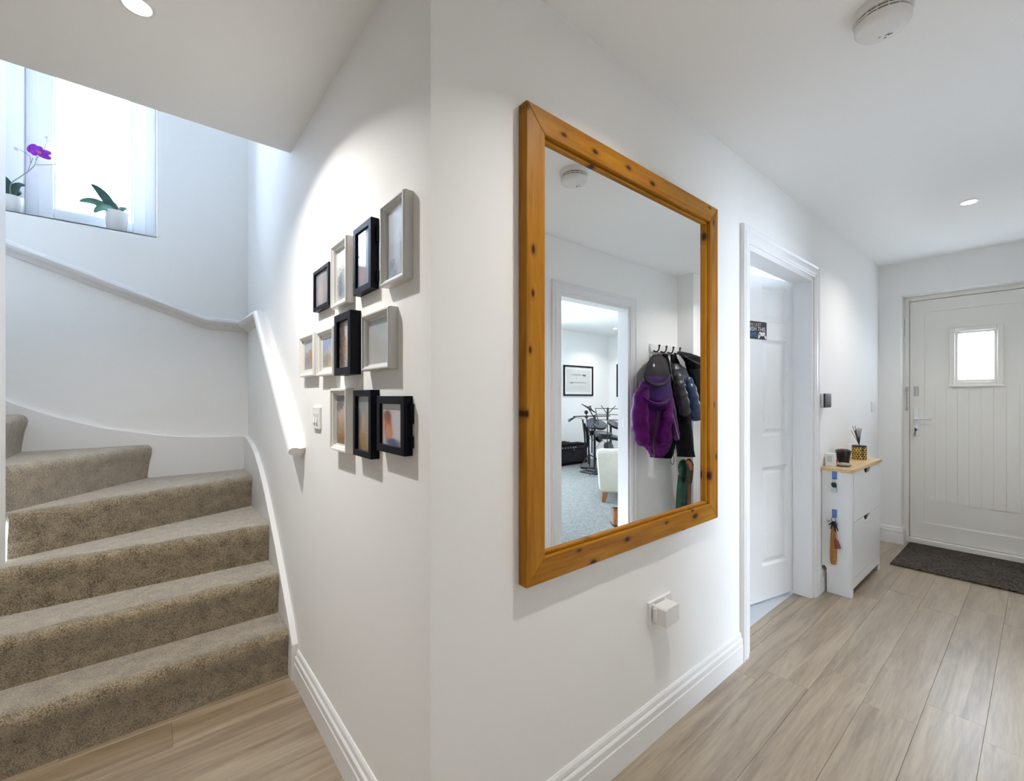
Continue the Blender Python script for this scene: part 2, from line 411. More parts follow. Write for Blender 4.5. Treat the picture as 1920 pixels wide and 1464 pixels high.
# living room
LX0 = 1.0
mb = MB(); wall_holes(mb, LX0-.2, LX+.1, 0, LZ+.1, [W6], lambda u, z, k: (u, LB - .2*k, z)); struct(obj('wall_living_back', mb, PAINT, at=(0,0,0)), 'white living room wall with the framed print')
mb = MB().box(LX, LX+.1, LB-.1, OPP, -.05, LZ+.1); struct(obj('wall_living_side', mb, PAINT))
mb = MB(); wall_holes(mb, LB, OPP-.1, 0, LZ+.1, [], lambda u, z, k: (LX0 - .2*k, u, z)); struct(obj('wall_living_end', mb, PAINT))
mb = MB().box(LX0, LX, LB, OPP-.1, LZ, LZ+.1); struct(obj('ceiling_living', mb, CEIL))
mb = MB().box(LX0, LX, LB, OPP-.1, -.03, 0); struct(obj('floor_living', mb, LCARPET), 'pale grey carpet of the living room')
# room behind the white panelled door
mb = MB().box(1.2, 3.6, 1.9, 2.0, 0, HC); struct(obj('wall_cloakroom_back', mb, PAINT))
W5 = (.6, 1.5, 1.0, 2.0)
mb = MB(); wall_holes(mb, .1, 1.9, 0, HC, [], lambda u, z, k: (1.2 - .1*k, u, z)); struct(obj('wall_cloakroom_left', mb, PAINT))
mb = MB(); wall_holes(mb, .1, 1.9, 0, HC, [W5], lambda u, z, k: (3.6 + .1*k, u, z)); struct(obj('wall_cloakroom_right', mb, PAINT))
mb = MB().box(1.1, 3.7, .1, 2.0, HC, HC+.1); struct(obj('ceiling_cloakroom', mb, CEIL))
mb = MB().box(1.1, 3.7, .1, 2.0, -.04, 0); struct(obj('floor_cloakroom', mb, mat('pale_vinyl', (.55, .58, .62), .4)))

# floor planks, each its own piece
PL, PW = 1.30, .168
subm = mat('dark_subfloor', (.22, .18, .135), .9)
mb = MB().poly([(XL, OPP), (XF+.14, OPP), (XF+.14, .1), (0, .1), (0, 1.3), (-.957, 1.3), (-.957, 1.667), (XL, 1.667)], -.05, -.0105, lambda p, q, h: (p, q, h))
flo = struct(obj('floor', mb, subm, at=(0,0,0)), 'greige wood plank floor of the hall')
seams = {-1: 1.571, -2: 1.674, -3: 1.905, -4: 1.758, -5: 1.945, -6: 1.837}
Y0 = .058
def clip_plank(x0, x1, y0, y1, zones):
    out = []
    for (a, b, c, d) in zones:
        xa, xb, ya, yb = max(x0, a), min(x1, b), max(y0, c), min(y1, d)
        if xb - xa > .01 and yb - ya > .005: out.append((xa, xb, ya, yb))
    return out
zones = [(XL, XF+.14, OPP, .0), (D1[0], D1[1], 0, .1), (XL, 0, 0, 1.28), (XL, -.957, 1.28, 1.667)]
pmesh = {}
for k in range(-9, 11):
    ya, yb = Y0 + PW*k, Y0 + PW*(k+1)
    s0 = seams.get(k, -.444 if k == 6 else (-.753 if k == 7 else 1.6 + .37*((k*7) % 5)))
    x = s0 - PL*math.ceil((s0 - XL)/PL)
    while x < XF + .2:
        for (xa, xb, y0_, y1_) in clip_plank(x, x+PL, ya, yb, zones):
            g = .0003
            dx, dy = round(xb-xa-2*g, 4), round(y1_-y0_-2*g, 4)
            key = (dx, dy)
            if key not in pmesh:
                m_ = MB(); c = .0008
                m_.loft([[(-dx/2,-dy/2,-.01),(dx/2,-dy/2,-.01),(dx/2,dy/2,-.01),(-dx/2,dy/2,-.01)],
                         [(-dx/2,-dy/2,-c),(dx/2,-dy/2,-c),(dx/2,dy/2,-c),(-dx/2,dy/2,-c)],
                         [(-dx/2+c,-dy/2+c,0),(dx/2-c,-dy/2+c,0),(dx/2-c,dy/2-c,0),(-dx/2+c,dy/2-c,0)]])
                o = obj('plank', m_, OAKFLOOR, flo, at=(0,0,0)); pmesh[key] = o.data
            else:
                o = bpy.data.objects.new('plank', pmesh[key]); COL.objects.link(o); o.parent = flo
            o.location = ((xa+xb)/2, (y0_+y1_)/2, 0)
        x += PL

# skirting boards
SKP = [(0, 0), (.018, 0), (.018, .083), (.0155, .087), (.0155, .109), (.0135, .113), (.0095, .118), (.0095, .124), (.0075, .134), (.003, .142), (0, .142)]
def skirt(mb, a, b, fn): return mb.prism(SKP, a, b, fn)
mb = MB(); skirt(mb, -.0, 1.655, lambda t, p, q: (t - (p if t == 0 else 0), -p, q)); skirt(mb, 2.762, XF, lambda t, p, q: (t, -p, q))
struct(obj('baseboard_right', mb, TRIM), 'white moulded skirting board below the mirror')
mb = MB(); skirt(mb, 0, 1.184, lambda t, p, q: (-p, t - (p if t == 0 else 0), q)); struct(obj('baseboard_left', mb, TRIM), 'white moulded skirting board below the photo frames')
mb = MB(); skirt(mb, -.018, FD[1], lambda t, p, q: (XF - p, t - (p if t < -.1 else 0), q)); skirt(mb, XF, XF+.135, lambda t, p, q: (t - (p if t == XF else 0), FD[1] - p, q))
struct(obj('baseboard_front', mb, TRIM), 'white skirting board turning into the front door recess')
mb = MB(); skirt(mb, XL, 1.685, lambda t, p, q: (t, OPP + p, q)); skirt(mb, 2.705, 3.38, lambda t, p, q: (t, OPP + p, q)); skirt(mb, OPP, -1.17, lambda t, p, q: (3.38 - p, t + (p if t > -1.2 else 0), q)); skirt(mb, 3.38, XF, lambda t, p, q: (t - (p if t < 3.5 else 0), -1.17 + p, q))
struct(obj('baseboard_opposite', mb, TRIM))
mb = MB(); skirt(mb, XL, -.987, lambda t, p, q: (t, 1.667 - p, q)); struct(obj('baseboard_understairs', mb, TRIM))
mb = MB(); skirt(mb, OPP, 1.667, lambda t, p, q: (XL + p, t, q)); struct(obj('baseboard_hall_end', mb, TRIM))

# door casings
ARP = [(0, 0), (0, .010), (.006, .014), (.016, .014), (.022, .018), (.044, .018), (.050, .013), (.058, .013), (.066, .020), (.074, .020), (.078, .012), (.078, 0)]  # (across from the opening, proud)
def casing(name, label, u0, u1, ztop, fn, depth):
    """fn(u, w, z): u along the wall, w proud of the wall face"""
    g = sgroup(name, fn((u0+u1)/2, 0, 0), label)
    for s, u in ((-1, u0), (1, u1)):
        m_ = MB(); m_.loft([[fn(u + s*p, q, 0) for p, q in ARP], [fn(u + s*p, q, ztop + p) for p, q in ARP]]); obj('architrave', m_, TRIM, g)
        if not depth: continue
        m_ = MB(); a, b = (u - .001, u + .028) if s < 0 else (u - .028, u + .001)
        m_.loft([[fn(a, .004, 0), fn(b, .004, 0), fn(b, -depth, 0), fn(a, -depth, 0)], [fn(a, .004, ztop), fn(b, .004, ztop), fn(b, -depth, ztop), fn(a, -depth, ztop)]])
        obj('jamb', m_, TRIM, g, bevel=.002)
    m_ = MB(); m_.loft([[fn(u0 - p, q, ztop + p) for p, q in ARP], [fn(u1 + p, q, ztop + p) for p, q in ARP]]); obj('architrave', m_, TRIM, g)
    if not depth: return g
    a, b = u0 + .028, u1 - .028; m_ = MB(); m_.loft([[fn(a, .004, ztop-.028), fn(a, -depth, ztop-.028), fn(a, -depth, ztop), fn(a, .004, ztop)], [fn(b, .004, ztop-.028), fn(b, -depth, ztop-.028), fn(b, -depth, ztop), fn(b, .004, ztop)]]); obj('head', m_, TRIM, g)
    return g
casing('trim_1', 'white moulded casing around the ajar panelled door', D1[0], D1[1], D1[3], lambda u, w_, z: Vector((u, -w_, z)), .10)
c3 = casing('trim_2', 'white moulded casing around the open living room doorway', D3[0], D3[1], D3[3], lambda u, w_, z: Vector((u, OPP + w_, z)), .10)
m_ = MB().box(D3[1]-.0295, D3[1]-.028, OPP-.055, OPP-.035, 1.0, 1.07); obj('strike_plate', m_, STEEL, c3)
casing('trim_3', 'white casing on the living room side of the doorway', D3[0], D3[1], D3[3], lambda u, w_, z: Vector((u, OPP - .1 - w_, z)), 0.0)

# ------------------------------------------------------------------ windows
def rect_frame(mb, u0, u1, z0, z1, wd, w0, w1, fn):
    for (a, b, c, d) in ((u0, u0+wd, z0, z1), (u1-wd, u1, z0, z1), (u0+wd, u1-wd, z0, z0+wd), (u0+wd, u1-wd, z1-wd, z1)):
        mb.add([fn(a,w0,c), fn(b,w0,c), fn(b,w0,d), fn(a,w0,d), fn(a,w1,c), fn(b,w1,c), fn(b,w1,d), fn(a,w1,d)],
               [(0,1,2,3),(4,7,6,5),(0,4,5,1),(1,5,6,2),(2,6,7,3),(3,7,4,0)])
    return mb
# stair window
g = sgroup('window_1', (-.75, YB+.2, W1[2]), 'white upvc stair window with a frosted pane')
f = lambda u, w_, z: Vector((u, YB + w_, z))
mb = MB(); mb.box(W1[0], -1.035, YB+.17, YB+.27, W1[2], W1[3]); obj('jamb_extension', mb, UPVC, g, bevel=.004)
mb = MB(); rect_frame(mb, -1.035, W1[1], W1[2], W1[3], .058, .20, .27, f); obj('frame', mb, UPVC, g, bevel=.005)
sash = MB(); rect_frame(sash, -.985, W1[1]-.05, W1[2]+.05, W1[3]-.05, .062, .185, .25, f); so = obj('sash', sash, UPVC, g, bevel=.006)
mb = MB(); rect_frame(mb, -.926, W1[1]-.109, W1[2]+.109, W1[3]-.109, .014, .195, .22, f); obj('glazing_bead', mb, UPVC, so, bevel=.004)
mb = MB().box(-.925, W1[1]-.11, YB+.225, YB+.229, W1[2]+.11, W1[3]-.11); obj('pane', mb, FROST2, g)
mb = MB(); mb.box(-.965, -.94, YB+.165, YB+.186, 2.60, 2.68); mb.tube([(-.952, YB+.165, 2.665), (-.952, YB+.14, 2.665), (-.952, YB+.14, 2.57)], .008, 8); obj('handle', mb, PLASTIC, g, smooth=40)
mb = MB().box(W1[0], W1[1], YB, YB+.2, W1[2]-.004, W1[2]); obj('sill', mb, TRIM, g)
portal('stair_window_portal', (-.76, YB+.28, 2.83), (-PI/2, 0, 0), .42, 1.05)
# the windows that light the living room and the room behind the panelled door
def plain_window(name, u0, u1, z0, z1, fn, glass, muntin=None):
    g = sgroup(name, fn((u0+u1)/2, .1, z0))
    m_ = MB(); rect_frame(m_, u0, u1, z0, z1, .06, .06, .13, fn); obj('frame', m_, UPVC, g, bevel=.004)
    if muntin is not None:
        m_ = MB(); m_.add([fn(muntin-.04,.065,z0+.06), fn(muntin+.04,.065,z0+.06), fn(muntin+.04,.065,z1-.06), fn(muntin-.04,.065,z1-.06), fn(muntin-.04,.125,z0+.06), fn(muntin+.04,.125,z0+.06), fn(muntin+.04,.125,z1-.06), fn(muntin-.04,.125,z1-.06)], [(0,1,2,3),(4,7,6,5),(0,4,5,1),(1,5,6,2),(2,6,7,3),(3,7,4,0)]); obj('mullion', m_, UPVC, g)
    m_ = MB(); a, b = u0+.06, u1-.06
    m_.add([fn(a,.095,z0+.06), fn(b,.095,z0+.06), fn(b,.095,z1-.06), fn(a,.095,z1-.06), fn(a,.099,z0+.06), fn(b,.099,z0+.06), fn(b,.099,z1-.06), fn(a,.099,z1-.06)], [(0,1,2,3),(4,7,6,5),(0,4,5,1),(1,5,6,2),(2,6,7,3),(3,7,4,0)]); obj('pane', m_, glass, g)
    return g
plain_window('window_2', W6[0], W6[1], W6[2], W6[3], lambda u, w_, z: Vector((u, LB - w_, z)), GLASS, muntin=3.2)
portal('living_window_offscreen', (3.2, LB-.16, 1.3), (PI/2, 0, 0), 1.65, 1.45)
plain_window('window_3', W5[0], W5[1], W5[2], W5[3], lambda u, w_, z: Vector((3.6 + w_, u, z)), FROST)
portal('cloakroom_window_offscreen', (3.68, 1.05, 1.5), (0, PI/2, 0), .9, .8)

# ------------------------------------------------------------------ doors
# white six-panel door, ajar
TH = math.radians(12.5); HP = Vector((2.684, .103, .012)); dv = Vector((-math.cos(TH), math.sin(TH), 0)); nv = Vector((math.sin(TH), math.cos(TH), 0))
LW, LH, LT = .895, 1.978, .035
def leaf(p):   # local: x from hinge, y depth (0 = hall face), z
    return HP + dv * p.x + nv * p.y + Vector((0, 0, p.z))
g = sgroup('door_1', HP, 'white six-panel interior door standing ajar')
xs = [0, .059, .319, .576, .836, LW]; zs = [0, .208, .815, 1.003, 1.597, 1.703, 1.922, LH]
pan = [(1, 1), (3, 1), (1, 3), (3, 3), (1, 5), (3, 5)]
mb = MB(); mb.xf = leaf
for face, yy in ((0, 0), (1, LT)):
    for i in range(5):
        for j in range(7):
            if (i, j) in pan: continue
            mb.add([(xs[i],yy,zs[j]),(xs[i+1],yy,zs[j]),(xs[i+1],yy,zs[j+1]),(xs[i],yy,zs[j+1])], [(0,1,2,3)])
mb.add([(0,0,0),(LW,0,0),(LW,LT,0),(0,LT,0),(0,0,LH),(LW,0,LH),(LW,LT,LH),(0,LT,LH)], [(0,1,2,3),(4,7,6,5),(0,3,7,4),(1,5,6,2)])
obj('leaf', mb, TRIM, g)
for (i, j) in pan:
    mb = MB(); mb.xf = leaf
    for yy, s in ((0, 1), (LT, -1)):
        rings = []
        for ins, d in ((0, 0), (.003, .003), (.014, .013), (.024, .013), (.046, .004), (.052, .004)):
            a, b, c, d2 = xs[i]+ins, xs[i+1]-ins, zs[j]+ins, zs[j+1]-ins
            rings.append([(a, yy+s*d, c), (b, yy+s*d, c), (b, yy+s*d, d2), (a, yy+s*d, d2)])
        mb.loft(rings, cap=False); mb.add(rings[-1], [(0,1,2,3)])
    obj('panel', mb, TRIM, g)
mb = MB(); mb.xf = leaf; mb.lathe([(.026, 0), (.026, .006), (.01, .01), (.01, .05)], (LW-.06, 0, 1.0), 16, (0, -1, 0)); mb.tube([(LW-.06, -.05, 1.0), (LW-.18, -.05, 1.0)], .009, 10); obj('handle', mb, STEEL, g, smooth=40)

# the little sign on that door
sgn = thing('door_sign', 'small black sign with white and blue lettering and a game controller, on the panelled door', 'sign', leaf(Vector((.395, -.004, 1.60))))
mb = MB(); mb.xf = leaf; mb.box(.2825, .509, -.005, 0, 1.594, 1.700); obj('board', mb, mat('sign_black', (.014, .013, .014), .5), sgn)
def text_mesh(name, body, size, m, parent, place):
    cu = bpy.data.curves.new(name, 'FONT'); cu.body = body; cu.size = size; cu.extrude = 0; cu.resolution_u = 2; cu.align_x = 'RIGHT'
    o = bpy.data.objects.new('tmp', cu); COL.objects.link(o)
    dg = bpy.context.evaluated_depsgraph_get(); me0 = o.evaluated_get(dg).to_mesh()
    mb = MB(); mb.add([place(v.co.x, v.co.y) for v in me0.vertices], [tuple(p.vertices) for p in me0.polygons])
    o.to_mesh_clear(); bpy.data.objects.remove(o); bpy.data.curves.remove(cu)
    return obj(name, mb, m, parent)
TW = mat('sign_white', (.75, .72, .70), .6); TB = mat('sign_blue', (.04, .19, .52), .6); TG = mat('sign_ivory', (.55, .48, .46), .6)
def sp_(ox, oz, sx=1): return lambda x, y: leaf(Vector((ox - x*sx, -.0056, oz + y)))
text_mesh('lettering', 'CAN I JUST', .027, TG, sgn, sp_(.336, 1.672))
text_mesh('lettering', 'FINISH THIS', .036, TW, sgn, sp_(.296, 1.642))
text_mesh('lettering', 'GAME', .040, TB, sgn, sp_(.376, 1.606))
mb = MB(); mb.xf = leaf
cp = [(.383,.0),(.381,.018),(.374,.034),(.366,.040),(.355,.0375),(.335,.0375),(.324,.040),(.316,.034),(.309,.018),(.307,.0),(.313,-.002),(.322,.010),(.333,.015),(.357,.015),(.368,.010),(.377,-.002)]
mb.poly([(a - .016, b + 1.598) for a, b in cp], -.0085, -.0052, lambda p, q, h: (p, h, q)); ctl = obj('controller', mb, TW, sgn)
mb = MB(); mb.xf = leaf
for cx_, cz_ in ((.356, 1.622), (.302, 1.622)): mb.poly([(cx_-.005, cz_), (cx_, cz_+.008), (cx_+.005, cz_), (cx_, cz_-.008)], -.0095, -.0083, lambda p, q, h: (p, h, q))
for cx_, cz_ in ((.342, 1.612), (.316, 1.612), (.329, 1.600), (.321, 1.598)): mb.lathe([(.0048, 0), (.0048, .0012)], (cx_, -.0083, cz_), 10, (0, -1, 0))
obj('button', mb, BLACK, ctl)

# front door
XD = 4.575
g = sgroup('door_2', (XD, -.577, 0), 'cream boarded front door with a small square window')
fy = lambda u, w_, z: Vector((XD + w_, u, z))
mb = MB()
mb.box(XD-.012, XD+.07, FD[1], FD[1]-.034, 0, FD[3]); mb.box(XD-.012, XD+.07, FD[0], FD[0]+.034, 0, FD[3]); mb.box(XD-.012, XD+.07, FD[0]+.034, FD[1]-.034, FD[3]-.036, FD[3])
obj('frame', mb, CREAM, g, bevel=.004)
mb = MB(); wall_holes(mb, FD[0]+.001, FD[1]-.001, .0, FD[3]-.001, [(FD[0]+.06, FD[1]-.06, .07, FD[3]-.06)], lambda u, z, k: fy(u, .062+.03*k, z)); obj('rebate', mb, CREAM, g)
mb = MB().box(XD-.035, XD+.08, FD[0]+.034, FD[1]-.034, 0, .05); obj('threshold', mb, CREAM, g, bevel=.006)
ya, yb = FD[0]+.037, FD[1]-.037     # leaf
VW = (-.728, -.428, 1.345, 1.82)    # vision panel outer
PN = (-.875, -.277, .185, 1.974)    # inner boarded field
mb = MB(); wall_holes(mb, ya, yb, .053, FD[3]-.039, [PN], lambda u, z, k: fy(u, .06*k, z)); obj('leaf', mb, CREAM, g, bevel=.002)
mb = MB(); wall_holes(mb, PN[0], PN[1], PN[2], PN[3], [(VW[0]+.03, VW[1]-.03, VW[2]+.03, VW[3]-.03)], lambda u, z, k: fy(u, .008+.044*k, z)); fld = obj('field', mb, CREAM, g)
bw = .0668; y = -.809
BD = (-.809, -.342)
nb = 7; bw = (BD[1]-BD[0])/nb
for i in range(nb):
    a = BD[0] + bw*i; b = a + bw; c = .003
    m_ = MB(); c = .0018; m_.loft([[fy(a+.0003,.008,z), fy(a+.0003,.0055,z), fy(a+c,.0042,z), fy(b-c,.0042,z), fy(b-.0003,.0055,z), fy(b-.0003,.008,z)] for z in (.372, 1.338)]); obj('plank', m_, CREAM, g)
mb = MB(); rect_frame(mb, VW[0], VW[1], VW[2], VW[3], .034, -.012, .02, fy); rect_frame(mb, VW[0]+.03, VW[1]-.03, VW[2]+.03, VW[3]-.03, .022, -.004, .03, fy); wf = obj('window_frame', mb, CREAM, g, bevel=.005)
mb = MB(); mb.box(XD-.02, XD+.01, VW[0]-.006, VW[1]+.006, VW[2]-.008, VW[2]+.008); obj('cill', mb, CREAM, wf, bevel=.004)
mb = MB().box(XD+.028, XD+.032, VW[0]+.05, VW[1]-.05, VW[2]+.05, VW[3]-.05); obj('pane', mb, FROST, g)
portal('front_door_portal', (XD+.07, (VW[0]+VW[1])/2, (VW[2]+VW[3])/2), (0, PI/2, 0), .37, .2)
mb = MB().box(XD-.008, XD+.001, -.242, -.209, .917, 1.163); ho = obj('handle_plate', mb, UPVC, g, bevel=.006, seg=3)
mb = MB(); mb.tube([(XD-.005,-.226,1.07), (XD-.045,-.226,1.07)], .009, 10); mb.tube([(XD-.045,-.22,1.07), (XD-.048,-.25,1.071), (XD-.046,-.325,1.073)], [.010,.0095,.008], 10); obj('lever', mb, UPVC, ho, smooth=50)
mb = MB(); mb.lathe([(.009, 0), (.009, .006)], (XD-.008, -.226, .975), 12, (-1,0,0)); mb.box(XD-.04, XD-.012, -.229, -.223, .965, .983); mb.lathe([(.013, -.003), (.013, .003)], (XD-.048, -.226, .98), 12, (0,1,0)); mb.tube([(XD-.05,-.226,.968),(XD-.052,-.224,.925)], .003, 6); obj('key', mb, BLACKMETAL, ho)
mb = MB(); mb.lathe([(.013, -.0015), (.013, .0015)], (XD-.05, -.214, .935), 14, (0,1,.2)); obj('key_tag', mb, mat('brass_tag', (.45,.36,.16), .35, metal=.8), ho)
mb = MB().box(XD-.006, XD+.001, -.2405, -.2125, 1.262, 1.345); mb.box(XD-.012, XD-.006, -.2405, -.2345, 1.262, 1.345); mb.box(XD-.012, XD-.006, -.2185, -.2125, 1.262, 1.345); obj('chain_slide', mb, STEEL, g, bevel=.001)
ch = MB(); ch.box(XD-.019, XD-.012, -.178, -.158, 1.30, 1.345)
for i in range(9):
    z = 1.315 - .018*i; cpt = Vector((XD-.022, -.168, z)); ring = []
    for k in range(9):
        a = 2*PI*k/8
        ring.append(cpt + (Vector((.004*math.cos(a), 0, .012*math.sin(a))) if i % 2 else Vector((0, .0055*math.cos(a), .012*math.sin(a)))))
    ch.tube(ring, .0018, 5)
ch.ell((XD-.022, -.168, 1.15), (.007,.007,.012)); obj('safety_chain', ch, STEEL, g)
mb = MB(); mb.box(XD-.018, XD-.012, -.52, -.44, FD[3]-.024, FD[3]-.006); obj('bolt_cover', mb, CREAM, g, bevel=.002)
mb = MB(); mb.box(XD-.014, XD-.012, FD[1]-.007, FD[1]-.003, 1.78, 1.93); obj('strike', mb, STEEL, g)

# ------------------------------------------------------------------ lights
def downlight(x, y, z, label, watts=DOWNLIGHT_W, beam='downlight_beam'):
    t = thing('downlight', label, 'downlight', (x, y, z))
    m_ = MB(); m_.lathe([(.030, -.002), (.034, -.006), (.043, -.005), (.045, 0), (.030, 0)], (x, y, z), 28); obj('bezel', m_, TRIM, t, smooth=40)
    m_ = MB(); m_.lathe([(.0295, -.001), (.027, -.004), (.0, -.0045)], (x, y, z), 24); obj('lens', m_, GLOW, t, smooth=60)
    l = bpy.data.lights.new(beam, 'AREA'); l.shape = 'DISK'; l.size = .06; l.energy = watts; l.color = (1.0, .96, .905); l.spread = math.radians(132)
    o = bpy.data.objects.new(beam, l); COL.objects.link(o); o.parent = t; o.location = (0, 0, -.008)
    return t
downlight(3.19, -.645, HC, 'round recessed ceiling downlight near the front door', 4.0)
downlight(-.538, .759, HC, 'round recessed ceiling downlight over the foot of the stairs', 9.6)
downlight(.62, -.60, HC, 'round recessed ceiling downlight in front of the mirror', 5.0, 'downlight_beam_offscreen')
pl = onZ(1153, 616, LZ); downlight(pl.x, 2*YM - pl.y, LZ, 'round recessed ceiling downlight in the living room', 6)

# ================================================================== STAIRS
RZ = [0, .212, .402, .592, .782, .975, 1.168, 1.361, 1.554, 1.747]
XR = -.027
fronts = [((-.957, 1.26), (XR, 1.26)), ((-.957, 1.447), (XR, 1.447)), ((-.957, 1.668), (XR, 1.668)),
          ((-.957, 1.775), (XR, 2.165)), ((-.965, 1.80), (-.515, YB-.025)), ((-1.005, 1.757), (-1.015, YB-.025)),
          ((-1.24, 1.757), (-1.24, YB-.025)), ((-1.46, 1.757), (-1.46, YB-.025)), ((-1.68, 1.757), (-1.68, YB-.025))]
corner = (XR, YB-.025)
backs = [ [fronts[1][1], fronts[1][0]], [fronts[2][1], fronts[2][0]], [fronts[3][1], fronts[3][0]],
          [corner, fronts[4][1], fronts[4][0]], [fronts[5][1], fronts[5][0]], [fronts[6][1], fronts[6][0]], [fronts[7][1], fronts[7][0]], [fronts[8][1], fronts[8][0]], [(-1.9, YB-.025), (-1.9, 1.757)] ]
st = thing('staircase', 'winding staircase with grey-brown carpeted steps and white string boards', 'staircase', (-.49, 1.26, 0))
for i, ((l, r), bk) in enumerate(zip(fronts, backs)):
    z0, z1 = RZ[i], RZ[i+1]
    L2, R2 = Vector(l), Vector(r); t2 = (R2 - L2).normalized(); n2 = Vector((t2.y, -t2.x))   # outward (towards the walker)
    prof = [(0, max(z0-.06, 0) if i else 0), (.001, z0 + .02)]
    R_ = .032; ov = .022
    prof += [(.010, z1 - .09), (ov - .002, z1 - .055)]
    for k in range(7):
        a = k/6 * PI/2
        prof.append((ov - R_ + R_*math.cos(a), z1 - R_ + R_*math.sin(a)))
    nseg = 28
    rows = []
    for (o_, z_) in prof:
        row = []
        for k in range(nseg + 1):
            p = L2.lerp(R2, k/nseg) + n2 * (o_ + .0025*math.sin(k*1.7 + i) * (1 if z_ > z0 + .03 else 0))
            row.append((p.x, p.y, z_ + (.002*math.sin(k*.9 + i*2) if z_ > z1 - .04 else 0)))
        rows.append(row)
    mb = MB(); mb.loft(rows, closed=False, cap=False)
    # tread: a grid from the nosing to the back line
    tb = [Vector((rows[-1][k][0], rows[-1][k][1])) for k in range(nseg + 1)]
    bp_ = list(reversed(bk))                      # left -> right
    def along(path, t):
        ls = [(Vector(path[q+1]) - Vector(path[q])).length for q in range(len(path)-1)]; d = t*sum(ls)
        for q, L_ in enumerate(ls):
            if d <= L_ or q == len(ls)-1: return Vector(path[q]).lerp(Vector(path[q+1]), min(1, d/L_))
            d -= L_
    if len(bp_) == 3:   # keep the corner exactly
        l1 = (Vector(bp_[1]) - Vector(bp_[0])).length; l2 = (Vector(bp_[2]) - Vector(bp_[1])).length; kc = round(nseg*l1/(l1+l2))
        bl = [Vector(bp_[0]).lerp(Vector(bp_[1]), k/kc) if k <= kc else Vector(bp_[1]).lerp(Vector(bp_[2]), (k-kc)/(nseg-kc)) for k in range(nseg+1)]
    else: bl = [along(bp_, k/nseg) for k in range(nseg+1)]
    grid = [[(tb[k].lerp(bl[k], q/8).x, tb[k].lerp(bl[k], q/8).y, rows[-1][k][2]*(1-q/8) + z1*q/8) for k in range(nseg+1)] for q in range(9)]
    mb.loft(grid, closed=False, cap=False)
    # closed ends
    for k in (0, nseg):
        e = [rows[q][k] for q in range(len(rows))] + [(bl[k].x, bl[k].y, z1), (bl[k].x, bl[k].y, prof[0][1])]
        mb.add(e, [tuple(range(len(e)))])
    s_ = obj('step', mb, CARPET, st, smooth=60)
# white strings
topB = [(1.186, 0), (1.186, .165), (1.25, .245), (1.513, .505), (1.683, .655), (1.83, .775), (1.96, .86), (2.09, .925), (2.22, .968), (2.34, .990), (YB, 1.0)]
mb = MB(); mb.poly(topB + [(YB, 0)], -.026, 0, lambda p, q, h: (h, p, q)); obj('string_board', mb, TRIM, st, bevel=.003)
topK = [(0, 1.0), (-.14, 1.001), (-.258, 1.006), (-.38, 1.018), (-.5, 1.038), (-.717, 1.088), (-.912, 1.158), (-1.054, 1.232), (-1.2, 1.34), (-1.5, 1.60), (-1.9, 1.98), (-2.4, 2.43)]
mb = MB(); mb.poly(topK + [(-2.4, .2), (0, .2)], YB-.025, YB, lambda p, q, h: (p, h, q)); obj('string_board', mb, TRIM, st, bevel=.003)
mb = MB(); mb.poly([(1.25, 0), (1.25, .26), (1.667, .72), (1.667, 0)], -.985, -.957, lambda p, q, h: (h, p, q)); obj('string_board', mb, TRIM, st, bevel=.003)

# handrail: pig's-ear moulding fixed to the walls
hr = thing('handrail', 'white painted moulded handrail fixed along the stairwell walls', 'handrail', (0, 1.1, 1.0))
HRP = [(0, -.035), (.012, -.035), (.022, -.02), (.030, -.012), (.046, -.014), (.060, -.004), (.066, .010), (.062, .024), (.050, .032), (.034, .030), (.022, .024), (.010, .026), (0, .030)]
Bp = [(1.085, 1.028), (1.86, 1.700), (2.37, 1.722)]
def railB(y, z, p, q): return (-p, y, z + q)
A0, A1 = Vector((1.085, 1.022)), Vector((1.88, 1.712))
dz = (A1 - A0).normalized(); nn = Vector((-dz.y, dz.x))
rings = []
for pt in (A0, A1): rings.append([(-p, pt.x + nn.x*q, pt.y + nn.y*q) for p, q in HRP])
mb = MB(); mb.loft(rings); obj('rail', mb, TRIM, hr, smooth=35)
rings = [[(-p, 1.88 + nn.x*q, 1.712 + nn.y*q) for p, q in HRP], [(-p, YB - p, 1.722 + q) for p, q in HRP], [(-.235, YB - p, 1.724 + q) for p, q in HRP]]
d2 = Vector((-1.35 + .235, 2.125 - 1.724)).normalized(); n3 = Vector((d2.y, -d2.x)) * -1
rings.append([(-1.75, YB - p, 2.262 + q*1.06) for p, q in HRP])
mb = MB(); mb.loft(rings); obj('rail', mb, TRIM, hr, smooth=35)

# ================================================================== MIRROR
MX0, MX1, MZ0, MZ1, MT, MW = .272, 1.366, .741, 2.0605, .034, .069
mi = thing('wall_mirror', 'large rectangular wall mirror in a knotty honey pine frame', 'mirror', ((MX0+MX1)/2, 0, MZ0))
def rail4(mb, o4, i4, y0, y1):
    mb.add([(p[0], y, p[1]) for y in (y0, y1) for p in o4 + i4][:0] or [(o4[0][0],y0,o4[0][1]),(o4[1][0],y0,o4[1][1]),(i4[1][0],y0,i4[1][1]),(i4[0][0],y0,i4[0][1]),(o4[0][0],y1,o4[0][1]),(o4[1][0],y1,o4[1][1]),(i4[1][0],y1,i4[1][1]),(i4[0][0],y1,i4[0][1])],
           [(0,1,2,3),(7,6,5,4),(0,4,5,1),(1,5,6,2),(2,6,7,3),(3,7,4,0)])
    return mb
oc = [(MX0, MZ0), (MX1, MZ0), (MX1, MZ1), (MX0, MZ1)]; ic = [(MX0+MW, MZ0+MW), (MX1-MW, MZ0+MW), (MX1-MW, MZ1-MW), (MX0+MW, MZ1-MW)]
lc4 = [(a + (.011 if a < .8 else -.011), b + (.011 if b < 1.4 else -.011)) for a, b in ic]
